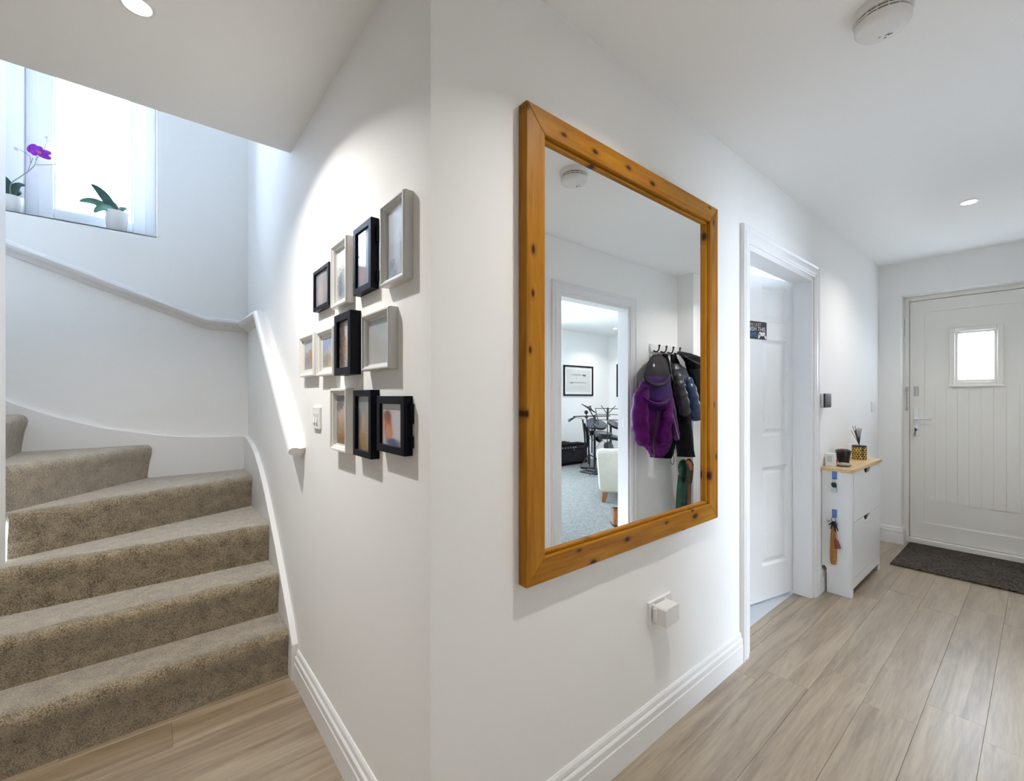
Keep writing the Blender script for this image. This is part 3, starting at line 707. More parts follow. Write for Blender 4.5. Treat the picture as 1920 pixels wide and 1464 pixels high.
for k in range(4):
    a, b = k, (k+1) % 4
    m_ = rail4(MB(), [oc[a], oc[b]], [ic[a], ic[b]], 0, -MT); ro = obj('frame_rail', m_, PINE_X if k % 2 == 0 else PINE_Z, mi, bevel=.0025)
    m_ = rail4(MB(), [ic[a], ic[b]], [lc4[a], lc4[b]], -.001, -.021); obj('inner_lip', m_, PINE_X if k % 2 == 0 else PINE_Z, ro, bevel=.003)
mb = MB().box(lc4[0][0]-.006, lc4[1][0]+.006, -.006, YM, lc4[0][1]-.006, lc4[2][1]+.006); obj('mirror_glass', mb, MIRROR, mi)

# ================================================================== PHOTO FRAMES on the left wall
prints = {
 1: print_mat('print_portrait_grey', (.16,.17,.20), [(.55,.75,.35,.4,(.30,.28,.28)), (.6,.35,.3,.35,(.40,.32,.28)), (.3,.5,.2,.4,(.24,.22,.22))]),
 2: print_mat('print_street_crowd', (.55,.58,.62), [(.5,.85,.7,.3,(.75,.78,.82)), (.5,.3,.6,.35,(.22,.25,.30)), (.3,.45,.2,.2,(.4,.38,.36)), (.7,.3,.12,.25,(.12,.14,.18))], noise=(9,.9)),
 3: print_mat('print_blurred_blue_grey', (.15,.20,.30), [(.5,.7,.4,.45,(.46,.46,.46)), (.6,.25,.35,.25,(.33,.24,.22)), (.2,.4,.2,.4,(.20,.26,.36))]),
 4: print_mat('print_pale_grey', (.42,.45,.50), [(.15,.3,.2,.3,(.30,.27,.27)), (.6,.75,.4,.3,(.52,.55,.60)), (.7,.1,.3,.15,(.30,.34,.40))], noise=(9,.6)),
 5: print_mat('print_street_orange', (.42,.36,.36), [(.5,.85,.6,.25,(.50,.55,.62)), (.25,.45,.3,.35,(.45,.22,.08)), (.7,.3,.25,.3,(.25,.26,.32)), (.5,.15,.5,.15,(.33,.30,.30))], noise=(10,.9)),
 6: print_mat('print_square_blue', (.45,.42,.38), [(.6,.8,.6,.3,(.28,.38,.58)), (.3,.5,.3,.25,(.52,.50,.48)), (.6,.25,.5,.25,(.30,.27,.24)), (.35,.15,.2,.2,(.5,.40,.25))], noise=(10,.9)),
 7: print_mat('print_warm_cafe', (.34,.27,.23), [(.25,.75,.3,.35,(.55,.52,.50)), (.3,.3,.25,.3,(.50,.38,.30)), (.75,.5,.25,.7,(.05,.035,.03)), (.55,.45,.12,.4,(.28,.12,.04)), (.2,.12,.2,.15,(.25,.32,.45))], noise=(9,.7)),
 8: print_mat('print_soft_grey_green', (.42,.43,.42), [(.55,.65,.35,.35,(.36,.40,.42)), (.5,.4,.3,.3,(.40,.41,.36)), (.3,.5,.2,.3,(.44,.44,.45))]),
 9: print_mat('print_party_crowd', (.26,.22,.20), [(.5,.85,.6,.2,(.12,.13,.15)), (.6,.6,.4,.15,(.55,.42,.33)), (.4,.35,.5,.2,(.45,.28,.16)), (.5,.12,.6,.15,(.28,.15,.06)), (.3,.7,.15,.2,(.5,.4,.38))], noise=(12,.9)),
 10: print_mat('print_blurred_amber', (.10,.10,.10), [(.45,.5,.35,.6,(.42,.30,.20)), (.5,.2,.4,.25,(.38,.24,.09)), (.5,.85,.5,.2,(.22,.24,.25)), (.3,.5,.15,.5,(.30,.28,.28))]),
 11: print_mat('print_red_hair_blur', (.62,.60,.64), [(.72,.45,.22,.42,(.55,.16,.07)), (.65,.3,.2,.2,(.62,.30,.20)), (.75,.7,.22,.16,(.25,.11,.07)), (.45,.06,.4,.12,(.10,.13,.28)), (.25,.6,.2,.5,(.66,.64,.68))]),
}
# y0, y1, z0, z1, depth, material, rim width, mount width, label
FR = [
 (1, .692, .880, 1.585, 1.738, .022, DARKFRAME, .014, 0, 'small black photo frame with a grey blurred print, uppermost row beside a white frame'),
 (2, .498, .653, 1.562, 1.777, .028, WHITEFRAME, .018, .006, 'tall white photo frame with a street crowd print, between two black frames'),
 (3, .303, .444, 1.571, 1.774, .024, DARKFRAME, .019, 0, 'tall black photo frame with a blue-grey blurred print, beside a tall pearl frame'),
 (4, .088, .234, 1.557, 1.776, .028, SILVERFRAME, .016, .003, 'tall pearl photo frame with a pale grey-blue picture, by the wall corner'),
 (5, .875, 1.077, 1.340, 1.507, .024, WHITEFRAME, .017, .013, 'small white photo frame with an orange street print, closest to the handrail end'),
 (6, .636, .826, 1.335, 1.503, .026, WHITEFRAME, .018, .013, 'small white photo frame with a blue town square print, against a black box frame'),
 (7, .441, .594, 1.329, 1.528, .034, DARKFRAME, .024, 0, 'deep black box photo frame with a warm cafe print between white frames'),
 (8, .176, .368, 1.334, 1.499, .028, SILVERFRAME, .015, .004, 'wide pearl photo frame with a soft grey-green blurred print'),
 (9, .499, .659, 1.076, 1.287, .028, WHITEFRAME, .018, .006, 'tall white photo frame with a party crowd print beside the light switch'),
 (10, .298, .439, 1.080, 1.279, .026, DARKFRAME, .019, 0, 'tall black photo frame with an amber blurred print in the lowest row'),
 (11, .092, .262, 1.110, 1.261, .024, DARKFRAME, .021, 0, 'black photo frame with a blurred red-haired figure print'),
]
for (n, y0, y1, z0, z1, dp, m, rw, mw, label) in FR:
    t = thing('photo_frame', label, 'photo frame', (0, (y0+y1)/2, z0), 'framed photos on the left wall')
    o4 = [(y0, z0), (y1, z0), (y1, z1), (y0, z1)]; i4 = [(y0+rw, z0+rw), (y1-rw, z0+rw), (y1-rw, z1-rw), (y0+rw, z1-rw)]
    cx_, cz_ = (y0+y1)/2, (z0+z1)/2
    sh = lambda pts, d: [(a + (d if a < cx_ else -d), b + (d if b < cz_ else -d)) for a, b in pts]
    white = m is not DARKFRAME
    if white: rings = [(o4, 0), (o4, dp*.8), (sh(o4, .003), dp), (sh(o4, rw*.45), dp), (sh(o4, rw*.6), dp*.82), (sh(o4, rw*.85), dp*.78), (i4, dp*.55), (i4, 0)]
    else: rings = [(o4, 0), (o4, dp-.001), (sh(o4, .001), dp), (sh(i4, -.001), dp), (i4, dp-.001), (i4, 0)]
    mb = MB(); mb.loft([[(-d, a, b) for a, b in pts] for pts, d in rings], cap=False); obj('frame', mb, m, t)
    zf = dp*.45 if white else dp*.72
    if mw:
        p4 = sh(i4, mw); mb = MB(); mb.loft([[(-zf+.002, a, b) for a, b in i4], [(-zf, a, b) for a, b in i4], [(-zf, a, b) for a, b in p4], [(-zf+.002, a, b) for a, b in p4]], cap=False); obj('mount', mb, MOUNT, t)
    else: p4 = i4
    mb = MB().box(-zf+.001, -.004, p4[0][0], p4[1][0], p4[0][1], p4[2][1]); obj('print', mb, prints[n], t)
    mb = MB().add([(-zf-.0015, a, b) for a, b in i4], [(0, 1, 2, 3)]); obj('glass', mb, PICGLASS, t)
    if n in (3, 11):
        for za, zb in ((z0+.02, z0+.05), (z1-.07, z1-.02)):
            mb = MB().box(-.010, -.002, y0-.010, y0, za, zb); obj('back_clip', mb, DARKFRAME, t)

# ------------------------------------------------------------------ switches, socket, chime, smoke alarm
t = thing('light_switch', 'white double light switch on the wall below the photo frames', 'switch', (0, .892, 1.133))
mb = MB().box(-.009, 0, .848, .936, 1.133, 1.219); obj('plate', mb, PLASTIC, t, bevel=.003)
for a in (.866, .897):
    mb = MB(); mb.poly([(1.158, .009), (1.158, .015), (1.178, .011), (1.194, .012), (1.194, .009)], a, a+.021, lambda p, q, h: (-q, h, p)); obj('rocker', mb, PLASTIC, t)
t = thing('light_switch', 'white light switch on the wall beyond the shoe cabinet', 'switch', (4.2, 0, 1.128))
mb = MB().box(4.158, 4.246, -.009, 0, 1.128, 1.214); obj('plate', mb, PLASTIC, t, bevel=.003)
mb = MB(); mb.poly([(1.153, .009), (1.153, .015), (1.171, .011), (1.189, .012), (1.189, .009)], 4.19, 4.212, lambda p, q, h: (h, -q, p)); obj('rocker', mb, PLASTIC, t)
t = thing('wall_socket', 'white double wall socket below the mirror', 'socket', (.963, 0, .421))
slots = []
for cx0 in (.925, 1.002): slots += [(cx0-.003, cx0+.003, .468, .478), (cx0-.016, cx0-.008, .446, .451), (cx0+.008, cx0+.016, .446, .451)]
mb = MB(); wall_holes(mb, .888, 1.038, .421, .507, slots, lambda u, z, k: (u, -.010*(1-k), z)); obj('plate', mb, PLASTIC, t)
for a in (.905, .985):
    mb = MB().box(a, a+.014, -.016, -.010, .482, .498); obj('rocker', mb, PLASTIC, t, bevel=.001)
t = thing('plug_adapter', 'white plug-in adapter pushed into the double wall socket', 'adapter', (.955, -.04, .430))
mb = MB(); mb.poly([(.912, .432), (.992, .432), (.998, .440), (.998, .494), (.990, .500), (.914, .500), (.906, .494), (.906, .440)], -.066, -.016, lambda p, q, h: (p, h, q)); obj('body', mb, PLASTIC, t, bevel=.003)
for (a, b, c, d) in ((.930, .936, .445, .452), (.966, .972, .445, .452), (.949, .955, .47, .482)):
    mb = MB().box(a, b, -.018, -.0105, c, d); obj('pin', mb, STEEL, t)
mb = MB(); mb.box(.899, .907, -.03, -.016, .44, .49); obj('side_tab', mb, PLASTIC, t, bevel=.001)
t = thing('door_chime', 'white wall-mounted chime unit with black front beside the door casing', 'door chime', (2.845, 0, 1.187))
mb = MB().loft([[(2.790, 0, 1.19), (2.895, 0, 1.19), (2.895, 0, 1.277), (2.790, 0, 1.277)], [(2.755, -.040, 1.187), (2.890, -.040, 1.187), (2.890, -.040, 1.281), (2.755, -.040, 1.281)]]); obj('housing', mb, PLASTIC, t, bevel=.006, seg=3)
mb = MB().box(2.757, 2.888, -.050, -.038, 1.189, 1.279); obj('front_panel', mb, BLACK, t, bevel=.006, seg=3)
ax_, ay_ = 1.152, -.62
t = thing('smoke_alarm', 'round white smoke alarm with dark vent slots on the hall ceiling', 'smoke alarm', (ax_, ay_, HC))
mb = MB(); mb.lathe([(.072, 0), (.072, -.020), (.071, -.023), (.067, -.0245), (.060, -.0245)], (ax_, ay_, HC), 40); obj('base', mb, PLASTIC, t, smooth=40)
mb = MB(); mb.lathe([(.0615, -.022), (.0615, -.046)], (ax_, ay_, HC), 40); obj('vent_core', mb, mat('dark_vent', (.05,.04,.035), .8), t, smooth=40)
mb = MB(); mb.lathe([(.060, -.030), (.0665, -.030), (.0665, -.034), (.060, -.034)], (ax_, ay_, HC), 40); obj('vent_ring', mb, PLASTIC, t, smooth=40)
mb = MB(); mb.lathe([(.0615, -.0385), (.0675, -.0395), (.0665, -.050), (.060, -.058), (.040, -.062), (.0, -.0630)], (ax_, ay_, HC), 40); obj('cap', mb, PLASTIC, t, smooth=50)
mb = MB()
for k in range(16):
    a = 2*PI*k/16; mb.box(-.001, .001, .0605, .0662, -.040, -.023)
    for q in range(8):
        p = mb.v[-8+q]; x_, y_ = p.x, p.y
        mb.v[-8+q] = Vector((ax_ + x_*math.cos(a) - y_*math.sin(a), ay_ + x_*math.sin(a) + y_*math.cos(a), HC + p.z))
obj('vent_rib', mb, PLASTIC, t)['kind'] = 'stuff'
mb = MB()
for dx, dy, ln in ((.034, -.012, .012), (.029, -.006, .012), (.040, .001, .006), (.026, .012, .006)): mb.box(ax_+dx-.001, ax_+dx+.0012, ay_+dy-ln/2, ay_+dy+ln/2, HC-.0628, HC-.0610)
obj('painted_slot', mb, BLACK, t)  # thin black boxes on the cap; the slots' inner darkness is put in as colour

# ================================================================== SHOE CABINET and what is on it
CX0, CX1, CD = 2.862, 3.60, .152
cab = thing('shoe_cabinet', 'slim white two-drawer shoe cabinet with an oak top', 'cabinet', ((CX0+CX1)/2, -.08, 0))
side = [(-.003, .165), (-.003, .783), (-CD, .783), (-CD, 0), (-.03, 0), (-.03, .15), (-.022, .165)]
for a in (CX0, CX1-.018):
    mb = MB(); mb.poly(side, a, a+.018, lambda p, q, h: (h, p, q)); obj('side_panel', mb, CABWHITE, cab, bevel=.0012)
mb = MB().box(CX0+.018, CX1-.018, -.02, -.008, .17, .775); obj('back_panel', mb, CABWHITE, cab)
mb = MB().box(CX0-.018, CX1+.012, -.172, 0, .783, .804); obj('top', mb, OAKTOP, cab, bevel=.002)
mb = MB()
mb.box(CX0, CX0+.035, -CD-.010, -CD, 0, .783); mb.box(CX1-.035, CX1, -CD-.010, -CD, 0, .783); mb.box(CX0+.035, CX1-.035, -CD-.010, -CD, .05, .112)
obj('face_frame', mb, CABWHITE, cab, bevel=.0012)
mb = MB(); mb.box(CX0+.018, CX1-.018, -CD+.004, -.022, .12, .13); obj('bottom_panel', mb, CABWHITE, cab)
def flap(z0, z1):
    a, b = CX0+.037, CX1-.037; c = (a+b)/2; h = .082; y0 = -CD - .012
    prof = [(a, z0), (b, z0), (b, z1), (c+h, z1), (c+h*.82, z1-.021), (c+h*.5, z1-.038), (c-h*.5, z1-.038), (c-h*.82, z1-.021), (c-h, z1), (a, z1)]
    mb = MB(); mb.poly(prof, y0, y0+.016, lambda p, q, hh: (p, hh, q)); d = obj('drawer_front', mb, CABWHITE, cab, bevel=.0012)
flap(.116, .462); flap(.467, .781)

TZ = .804
# reed diffuser
t = thing('reed_diffuser', 'gold honeycomb reed diffuser with black reeds on the shoe cabinet', 'diffuser', (3.44, -.075, TZ))
dx, dy = 3.44, -.075; R_ = .043
mb = MB(); mb.lathe([(R_-.003, 0), (R_, .003), (R_, .098), (R_-.002, .101), (R_-.006, .101), (R_-.006, .09), (0, .088)], (dx, dy, TZ), 36); obj('pot', mb, GOLD, t, smooth=40)
mb = MB()
for j in range(6):
    for k in range(16):
        a = 2*PI*(k + .5*(j % 2))/16; c = Vector((dx + R_*math.cos(a), dy + R_*math.sin(a), TZ + .012 + .0145*j)); tg = Vector((-math.sin(a), math.cos(a), 0)); out = Vector((math.cos(a), math.sin(a), 0))
        hx = [(.0052*math.cos(PI/6 + PI/3*q), .0062*math.sin(PI/6 + PI/3*q)) for q in range(6)]
        mb.add([c + out*.0006 + tg*p + Vector((0,0,q)) for p, q in hx], [tuple(range(6))])
obj('honeycomb_pattern', mb, BLACK, t)
mb = MB(); mb.lathe([(R_+.0005, .092), (R_+.0005, .1015), (R_-.002, .1018), (R_-.004, .0985)], (dx, dy, TZ), 36); obj('rim', mb, BLACK, t)
for k in range(14):
    a = 2*PI*k/14 + .3*random.random(); sp = random.uniform(.02, .075)
    tx = -.02 + sp*math.cos(a)*.8; ty = .006 + sp*math.sin(a)*.55
    mb = MB(); mb.tube([(dx - tx*.12, dy - ty*.12, TZ+.09), (dx + tx*.25, dy + ty*.25, TZ+.135), (dx + tx, dy + ty, TZ + random.uniform(.205, .245))], .0016, 5); obj('reed', mb, BLACK, t)
# black pot
t = thing('black_cup', 'black tapered pot with a folded-over rim on the shoe cabinet', 'pot', (3.10, -.062, TZ))
mb = MB(); mb.lathe([(.030, 0), (.032, .004), (.044, .088), (.045, .092), (.042, .092), (.030, .012), (0, .01)], (3.10, -.062, TZ), 28); obj('bowl', mb, BLACK, t, smooth=40)
mb = MB(); mb.ell((3.10, -.062, TZ+.092), (.042, .042, .010), 20, 6); mb.ell((3.058, -.048, TZ+.083), (.014, .018, .007), 12, 6); obj('rim_flap', mb, BLACK, t, smooth=60)
# pebble
mb = MB(); mb.ell((2.975, -.095, TZ+.0125), (.040, .040, .0125), 24, 10); tag(obj('pebble', mb, mat('grey_stone', (.33,.31,.29), .6, var=(40,.35)), smooth=60), 'smooth flat grey pebble on the shoe cabinet beside the black pot', 'pebble')
# white card box + small red bottle
t = thing('candle_box', 'small white box standing on the shoe cabinet corner by the door casing', 'box', (2.925, -.035, TZ))
mb = MB().box(2.90, 2.950, -.06, -.012, TZ, TZ+.085); obj('carton', mb, PLASTIC, t, bevel=.002)
mb = MB().box(2.898, 2.952, -.062, -.010, TZ, TZ+.012); obj('tray', mb, PLASTIC, t, bevel=.002)
mb = MB().box(2.8990, 2.900, -.05, -.022, TZ+.03, TZ+.07); obj('printed_label', mb, mat('pale_grey_label', (.55,.62,.60), .6), t)
t = thing('small_red_bottle', 'tiny red bottle with a dark cap on the shoe cabinet beside the white box', 'bottle', (2.992, -.052, TZ))
mb = MB(); mb.lathe([(.011, 0), (.012, .002), (.012, .022), (.008, .026)], (2.992, -.052, TZ), 16); obj('bottle_body', mb, mat('red_plastic', (.62,.03,.015), .3), t, smooth=40)
mb = MB(); mb.lathe([(.0085, .026), (.0085, .038), (0, .039)], (2.992, -.052, TZ), 14); obj('cap', mb, mat('dark_red_cap', (.16,.015,.012), .4), t, smooth=40)
# hooks, keys, shoehorn on the cabinet side (plane x = CX0)
BLUE = mat('blue_hook_plastic', (.10, .20, .48), .35)
def stick_hook(z, label):
    t = thing('adhesive_hook', label, 'hook', (CX0, -.072, z))
    m_ = MB().box(CX0-.004, CX0, -.086, -.059, z, z+.052); obj('pad', m_, BLUE, t, bevel=.002)
    m_ = MB(); m_.tube([(CX0-.004, -.0725, z+.016), (CX0-.014, -.0725, z+.002), (CX0-.022, -.0725, z+.012)], .003, 6); obj('hook', m_, BLUE, t)
stick_hook(.731, 'blue adhesive hook directly under the oak cabinet top')
stick_hook(.487, 'blue adhesive hook half way down the cabinet side, holding the shoehorn')
t = thing('key_bunch', 'small bunch of keys with a clear fob hanging under the oak top', 'keys', (CX0-.014, -.072, .66))
mb = MB(); mb.tube([(CX0-.016, -.072 + .008*math.cos(a_), .722 + .010*math.sin(a_)) for a_ in [2*PI*k/10 for k in range(11)]], .0012, 5); obj('key_ring', mb, STEEL, t)
mb = MB(); mb.ell((CX0-.012, -.071, .697), (.008, .015, .017), 12, 8); obj('car_key', mb, BLACK, t, smooth=60)
mb = MB(); mb.box(CX0-.008, CX0-.003, -.086, -.070, .652, .70); obj('green_tag', mb, mat('green_tag', (.10,.32,.22), .4), t, bevel=.003)
mb = MB(); mb.lathe([(.016, -.003), (.016, .003)], (CX0-.011, -.072, .664), 18, (1,0,0)); obj('clear_fob', mb, mat('pale_blue_fob', (.50,.56,.66), .15), t, bevel=.001)
t = thing('key_bunch', 'bunch of keys with a blue tag and red tassel on the lower cabinet hook', 'keys', (CX0-.02, -.07, .40))
mb = MB(); mb.tube([(CX0-.019, -.072 + .012*math.cos(a_), .476 + .016*math.sin(a_)) for a_ in [2*PI*k/10 for k in range(11)]], .0016, 5); mb.tube([(CX0-.02, -.055, .47), (CX0-.022, -.042, .455), (CX0-.02, -.037, .47)], .0018, 5); mb.tube([(CX0-.02, -.078, .465), (CX0-.022, -.090, .44), (CX0-.02, -.095, .405)], .0018, 5); obj('key_ring', mb, BLACKMETAL, t)
mb = MB()
for a_, l_ in ((-.3, .05), (.2, .06), (.5, .055), (-.8, .035)):
    p0 = Vector((CX0-.019, -.071, .462)); p1 = p0 + Vector((-.002, -l_*math.sin(a_), -l_*math.cos(a_))); mb.tube([p0, p1], [.007, .0025], 6)
obj('key', mb, BLACKMETAL, t)
mb = MB(); mb.ell((CX0-.017, -.080, .452), (.005, .013, .016), 10, 8); obj('blue_tag', mb, mat('blue_tag', (.03,.12,.5), .4), t, smooth=60)
mb = MB(); mb.tube([(CX0-.02, -.082, .43), (CX0-.018, -.094, .36)], .0012, 5); mb.lathe([(.004, .06), (.011, .045), (.015, 0), (.0, 0)], (CX0-.018, -.097, .30), 10, (0, .25, 1)); obj('red_tassel', mb, mat('red_tassel', (.28,.06,.07), .8), t)
t = thing('shoehorn', 'long wooden shoehorn hanging against the white cabinet side', 'shoehorn', (CX0-.01, -.068, .19))
rings = []
for z, hw in ((.188, .008), (.192, .014), (.215, .0185), (.27, .019), (.33, .0165), (.39, .014), (.42, .011), (.43, .006)):
    rings.append([(CX0-.004 - .006*(1-(q/4-1)**2) - d, -.068 + hw*(q/4 - 1) + (z-.3)*.0, z) for q in range(9) for d in (0,)] + [(CX0-.004 - .006*(1-(q/4-1)**2) - .004, -.068 + hw*(q/4-1), z) for q in reversed(range(9))])
mb = MB(); mb.loft(rings); obj('blade', mb, wood_mat('amber_shoehorn_wood', (.30,.13,.02), (.40,.19,.04), (.48,.25,.06), (40,40,3), .35, rnd=False), t, smooth=50)
mb = MB(); mb.tube([(CX0-.008, -.068, .425), (CX0-.012, -.069, .45), (CX0-.018, -.071, .468)], .0012, 5); obj('cord', mb, BLACK, t)

# doormat
mb = MB(); mb.box(3.775, 4.535, -1.06, -.188, .0, .011); tag(obj('doormat', mb, MATC, bevel=.004, seg=2), 'dark charcoal rectangular doormat in front of the front door', 'doormat')

# ================================================================== ORCHIDS on the window sill
SZ = W1[2]
def leafblade(mb, p0, p1, p2, wdt, n=9, fold=.25, up=Vector((0,0,1))):
    p0, p1, p2 = map(Vector, (p0, p1, p2)); rings = []
    for i in range(n):
        t = i/(n-1); c = p0*(1-t)**2 + p1*2*t*(1-t) + p2*t*t; d = (p1-p0)*(1-t) + (p2-p1)*t; d = d.normalized()
        s_ = d.cross(up); s_ = s_.normalized() if s_.length > 1e-4 else Vector((1,0,0)); u = s_.cross(d)
        w_ = wdt * max(.06, math.sin(PI*(.10 + .86*t)**.85))**.65
        rings.append([c - s_*w_ + u*w_*fold, c, c + s_*w_ + u*w_*fold, c + s_*w_*.96 + u*(w_*fold-.0022), c - u*.0026, c - s_*w_*.96 + u*(w_*fold-.0022)])
    return mb.loft(rings)
cx_, cy_ = -.655, 2.545
t = thing('potted_orchid', 'leafy orchid without flowers in a white pot against the frosted pane', 'potted plant', (cx_, cy_, SZ))
mb = MB(); mb.lathe([(.040, 0), (.042, .002), (.055, .125), (.0555, .128), (.052, .128), (.050, .112), (0, .11)], (cx_, cy_, SZ), 30); obj('pot', mb, TERRA, t, smooth=40)
c0 = Vector((cx_-.005, cy_, SZ+.115))
for tip, mid, wd, m in (((-.10, -.03, .135), (-.045, -.01, .11), .026, DLEAF), ((-.145, -.05, .02), (-.08, -.02, .07), .024, LEAF), ((-.085, -.065, -.03), (-.045, -.04, .05), .024, LEAF), ((.05, .03, .06), (.02, .02, .05), .016, LEAF), ((-.02, .05, .09), (-.01, .02, .07), .020, DLEAF)):
    mb = MB(); leafblade(mb, c0, c0 + Vector(mid), c0 + Vector(tip), wd, up=Vector((.1, -1, .35)), fold=.1); obj('leaf', mb, m, t, smooth=60)
for dx_, h in ((.01, .15), (.045, .135)):
    mb = MB(); mb.tube([(cx_+dx_*.8, cy_, SZ+.10), (cx_+dx_*1.2, cy_, SZ+.10+h)], .0016, 5); obj('support_stick', mb, STEM, t)
mb = MB(); mb.tube([(cx_+.012, cy_-.01, SZ+.12), (cx_+.02, cy_-.01, SZ+.17), (cx_+.035, cy_-.01, SZ+.185)], .0018, 5, sub=4); obj('bare_stem', mb, STEM, t)
px_, py_ = -1.068, 2.545
t = thing('potted_orchid', 'purple flowering orchid in a white pot half hidden by the newel wall', 'potted plant', (px_, py_, SZ))
mb = MB(); mb.lathe([(.034, 0), (.036, .002), (.046, .10), (.043, .10), (.041, .088), (0, .086)], (px_, py_, SZ), 28); obj('pot', mb, TERRA, t, smooth=40)
c0 = Vector((px_, py_, SZ+.095))
for tip, mid, wd in (((.05, -.01, .075), (.01, 0, .09), .018), ((-.03, -.03, .10), (-.01, -.01, .08), .02), ((.03, .04, .05), (.02, .02, .06), .018)):
    mb = MB(); leafblade(mb, c0, c0 + Vector(mid), c0 + Vector(tip), wd, up=Vector((.1, -1, .35)), fold=.1); obj('leaf', mb, DLEAF, t, smooth=60)
G = lambda x, y: onY(x, y, 2.53)
mb = MB(); mb.tube([c0, G(20, 346), G(40, 330), G(52, 322), G(63, 312), G(67, 305), G(70, 293)], [.003,.003,.0026,.0024,.002,.002,.0018], 6, sub=5); obj('flower_stem', mb, STEM, t, smooth=60)
mb = MB(); mb.tube([G(52, 322), G(57, 308), G(62, 296)], .0014, 5, sub=4); mb.tube([G(66, 309), G(85, 309), G(108, 308), G(119, 311)], .0014, 5, sub=4); mb.tube([G(57, 306), G(57, 295), G(48, 287), G(36, 280)], .0013, 5, sub=4); obj('side_stem', mb, STEM, t)
fc = G(72, 285)
for a_, rx, ry, tl in ((150, .028, .022, .3), (30, .028, .022, -.2), (-40, .030, .020, .2), (-140, .022, .018, 0), (90, .020, .02, 0)):
    a2 = math.radians(a_); c = fc + Vector((math.cos(a2)*.026, -.004 + .006*tl, math.sin(a2)*.015 - .004*math.cos(a2)))
    mb = MB(); mb.ell(c, (rx, .004, ry*.75), 14, 8, Matrix.Rotation(-a2*.4, 3, 'Y') @ Matrix.Rotation(tl, 3, 'X')); obj('petal', mb, PURPLE, t, smooth=60)
mb = MB(); mb.ell(fc + Vector((.004, -.012, -.006)), (.010, .010, .009), 10, 6); obj('lip', mb, PINK, t, smooth=60)
for bx, by, rr in ((31, 279, .010), (88, 258, .008), (89, 268, .006)):
    mb = MB(); mb.ell(G(bx, by), (rr, rr*.8, rr*.9), 10, 6); obj('bud', mb, mat('bud_lilac', (.62,.5,.68), .5) if 'bud_lilac' not in MATS else MATS['bud_lilac'], t, smooth=60)
mb = MB(); mb.tube([G(66, 300), G(80, 285), G(86, 272), G(88, 260)], .0012, 5, sub=4); obj('side_stem', mb, STEM, t)

# ================================================================== SEEN IN THE MIRROR: coats, umbrellas
def blob_loft(mb, levels, n=20, seed=0, amp=.012, fr=5):
    """levels: (centre, half-width vector, half-depth vector); folds run down the cloth"""
    rnd = random.Random(seed); ph = [rnd.uniform(0, 6.28) for _ in range(4)]; rings = []
    for i, (c, a, b) in enumerate(levels):
        c, a, b = Vector(c), Vector(a), Vector(b); ring = []
        for j in range(n):
            t = 2*PI*j/n
            k = 1 + amp/max(a.length, .02) * (math.sin(fr*t + ph[0] + .5*i) + .6*math.sin((fr*2+1)*t + ph[1] - .8*i)) + .02*math.sin(3*i + ph[2])
            ring.append(c + a*math.cos(t)*k + b*math.sin(t)*k)
        rings.append(ring)
    return mb.loft(rings)
def dense(levels, sub=4):
    """levels (px_left, px_right, py, y, depth) -> smooth list of (centre, half-width, half-depth)"""
    out = []
    for i in range(len(levels)-1):
        for k in range(sub):
            t = k/sub; out.append([levels[i][q]*(1-t) + levels[i+1][q]*t for q in range(5)])
    out.append(list(levels[-1])); res = []
    for (xl, xr, py, y, d) in out:
        L_, R_ = mY(xl, py, y), mY(xr, py, y); c = (L_ + R_)/2; res.append((c, (R_ - L_)/2, Vector((0, d, 0))))
    return res
def cloth(name, levels, m, parent, seed=0, amp=.010, fr=5, sub=4):
    mb = MB(); blob_loft(mb, dense(levels, sub), 40, seed, amp, fr); return obj(name, mb, m, parent, smooth=70)
def sleeve(name, pts, m, parent, quilt=0, seed=0):
    """pts (px, py, y, radius)"""
    P = [mY(a, b, y) for a, b, y, r in pts]; R = [p[3] for p in pts]; sub = 10 if quilt else 6
    n0 = MB(); pp, rr = [], []
    for i in range(len(P)-1):
        for k in range(sub):
            t = k/sub; u = t*t*(3-2*t); pp.append(P[i].lerp(P[i+1], t)); rr.append(R[i]*(1-u) + R[i+1]*u)
    pp.append(P[-1]); rr.append(R[-1])
    rnd = random.Random(seed)
    if quilt:
        tot = len(rr)
        for i in range(tot): rr[i] *= .86 + .16*abs(math.sin(PI*i*quilt/tot))
    else: rr = [r*(1 + .06*math.sin(i*1.3 + seed)) for i, r in enumerate(rr)]
    rr[0] *= .7; rr[-1] *= .8
    n0.tube(pp, rr, 18); return obj(name, n0, m, parent, smooth=70)
PURP = mat('purple_softshell', (.075, .0025, .085), .6, spec=.12, var=(25, .3), bump=(40, .3, .006))
PURPL = mat('violet_fleece', (.034, .007, .080), .7, spec=.12, var=(25, .3))
PURPD = mat('dark_plum_lining', (.010, .004, .008), .8, var=(30, .3))
BLK = mat('black_cloth', (.006, .006, .009), .75, spec=.12, var=(20, .3), bump=(120, .2, .002))
NAVY = mat('navy_quilted_nylon', (.022, .045, .11), .35, var=(12, .3), bump=(28, .5, .008))
GREYQ = mat('charcoal_quilted_nylon', (.030, .031, .036), .42, var=(12, .3), bump=(28, .5, .008))

rail = thing('coat_hook_rail', 'white wall rail with black coat hooks beside the living room doorway', 'coat rack', (3.1, OPP, 1.65))
mb = MB().box(2.905, 3.345, OPP, OPP+.02, 1.655, 1.725); obj('board', mb, TRIM, rail, bevel=.004)
for hx in (2.945, 3.06, 3.175, 3.29):
    mb = MB(); mb.tube([(hx, OPP+.02, 1.665), (hx, OPP+.05, 1.655), (hx, OPP+.072, 1.668), (hx, OPP+.078, 1.70)], [.007, .007, .006, .007], 8, sub=5); mb.ell((hx, OPP+.079, 1.706), (.010, .010, .010), 10, 6); obj('hook', mb, BLACKMETAL, rail, smooth=60)

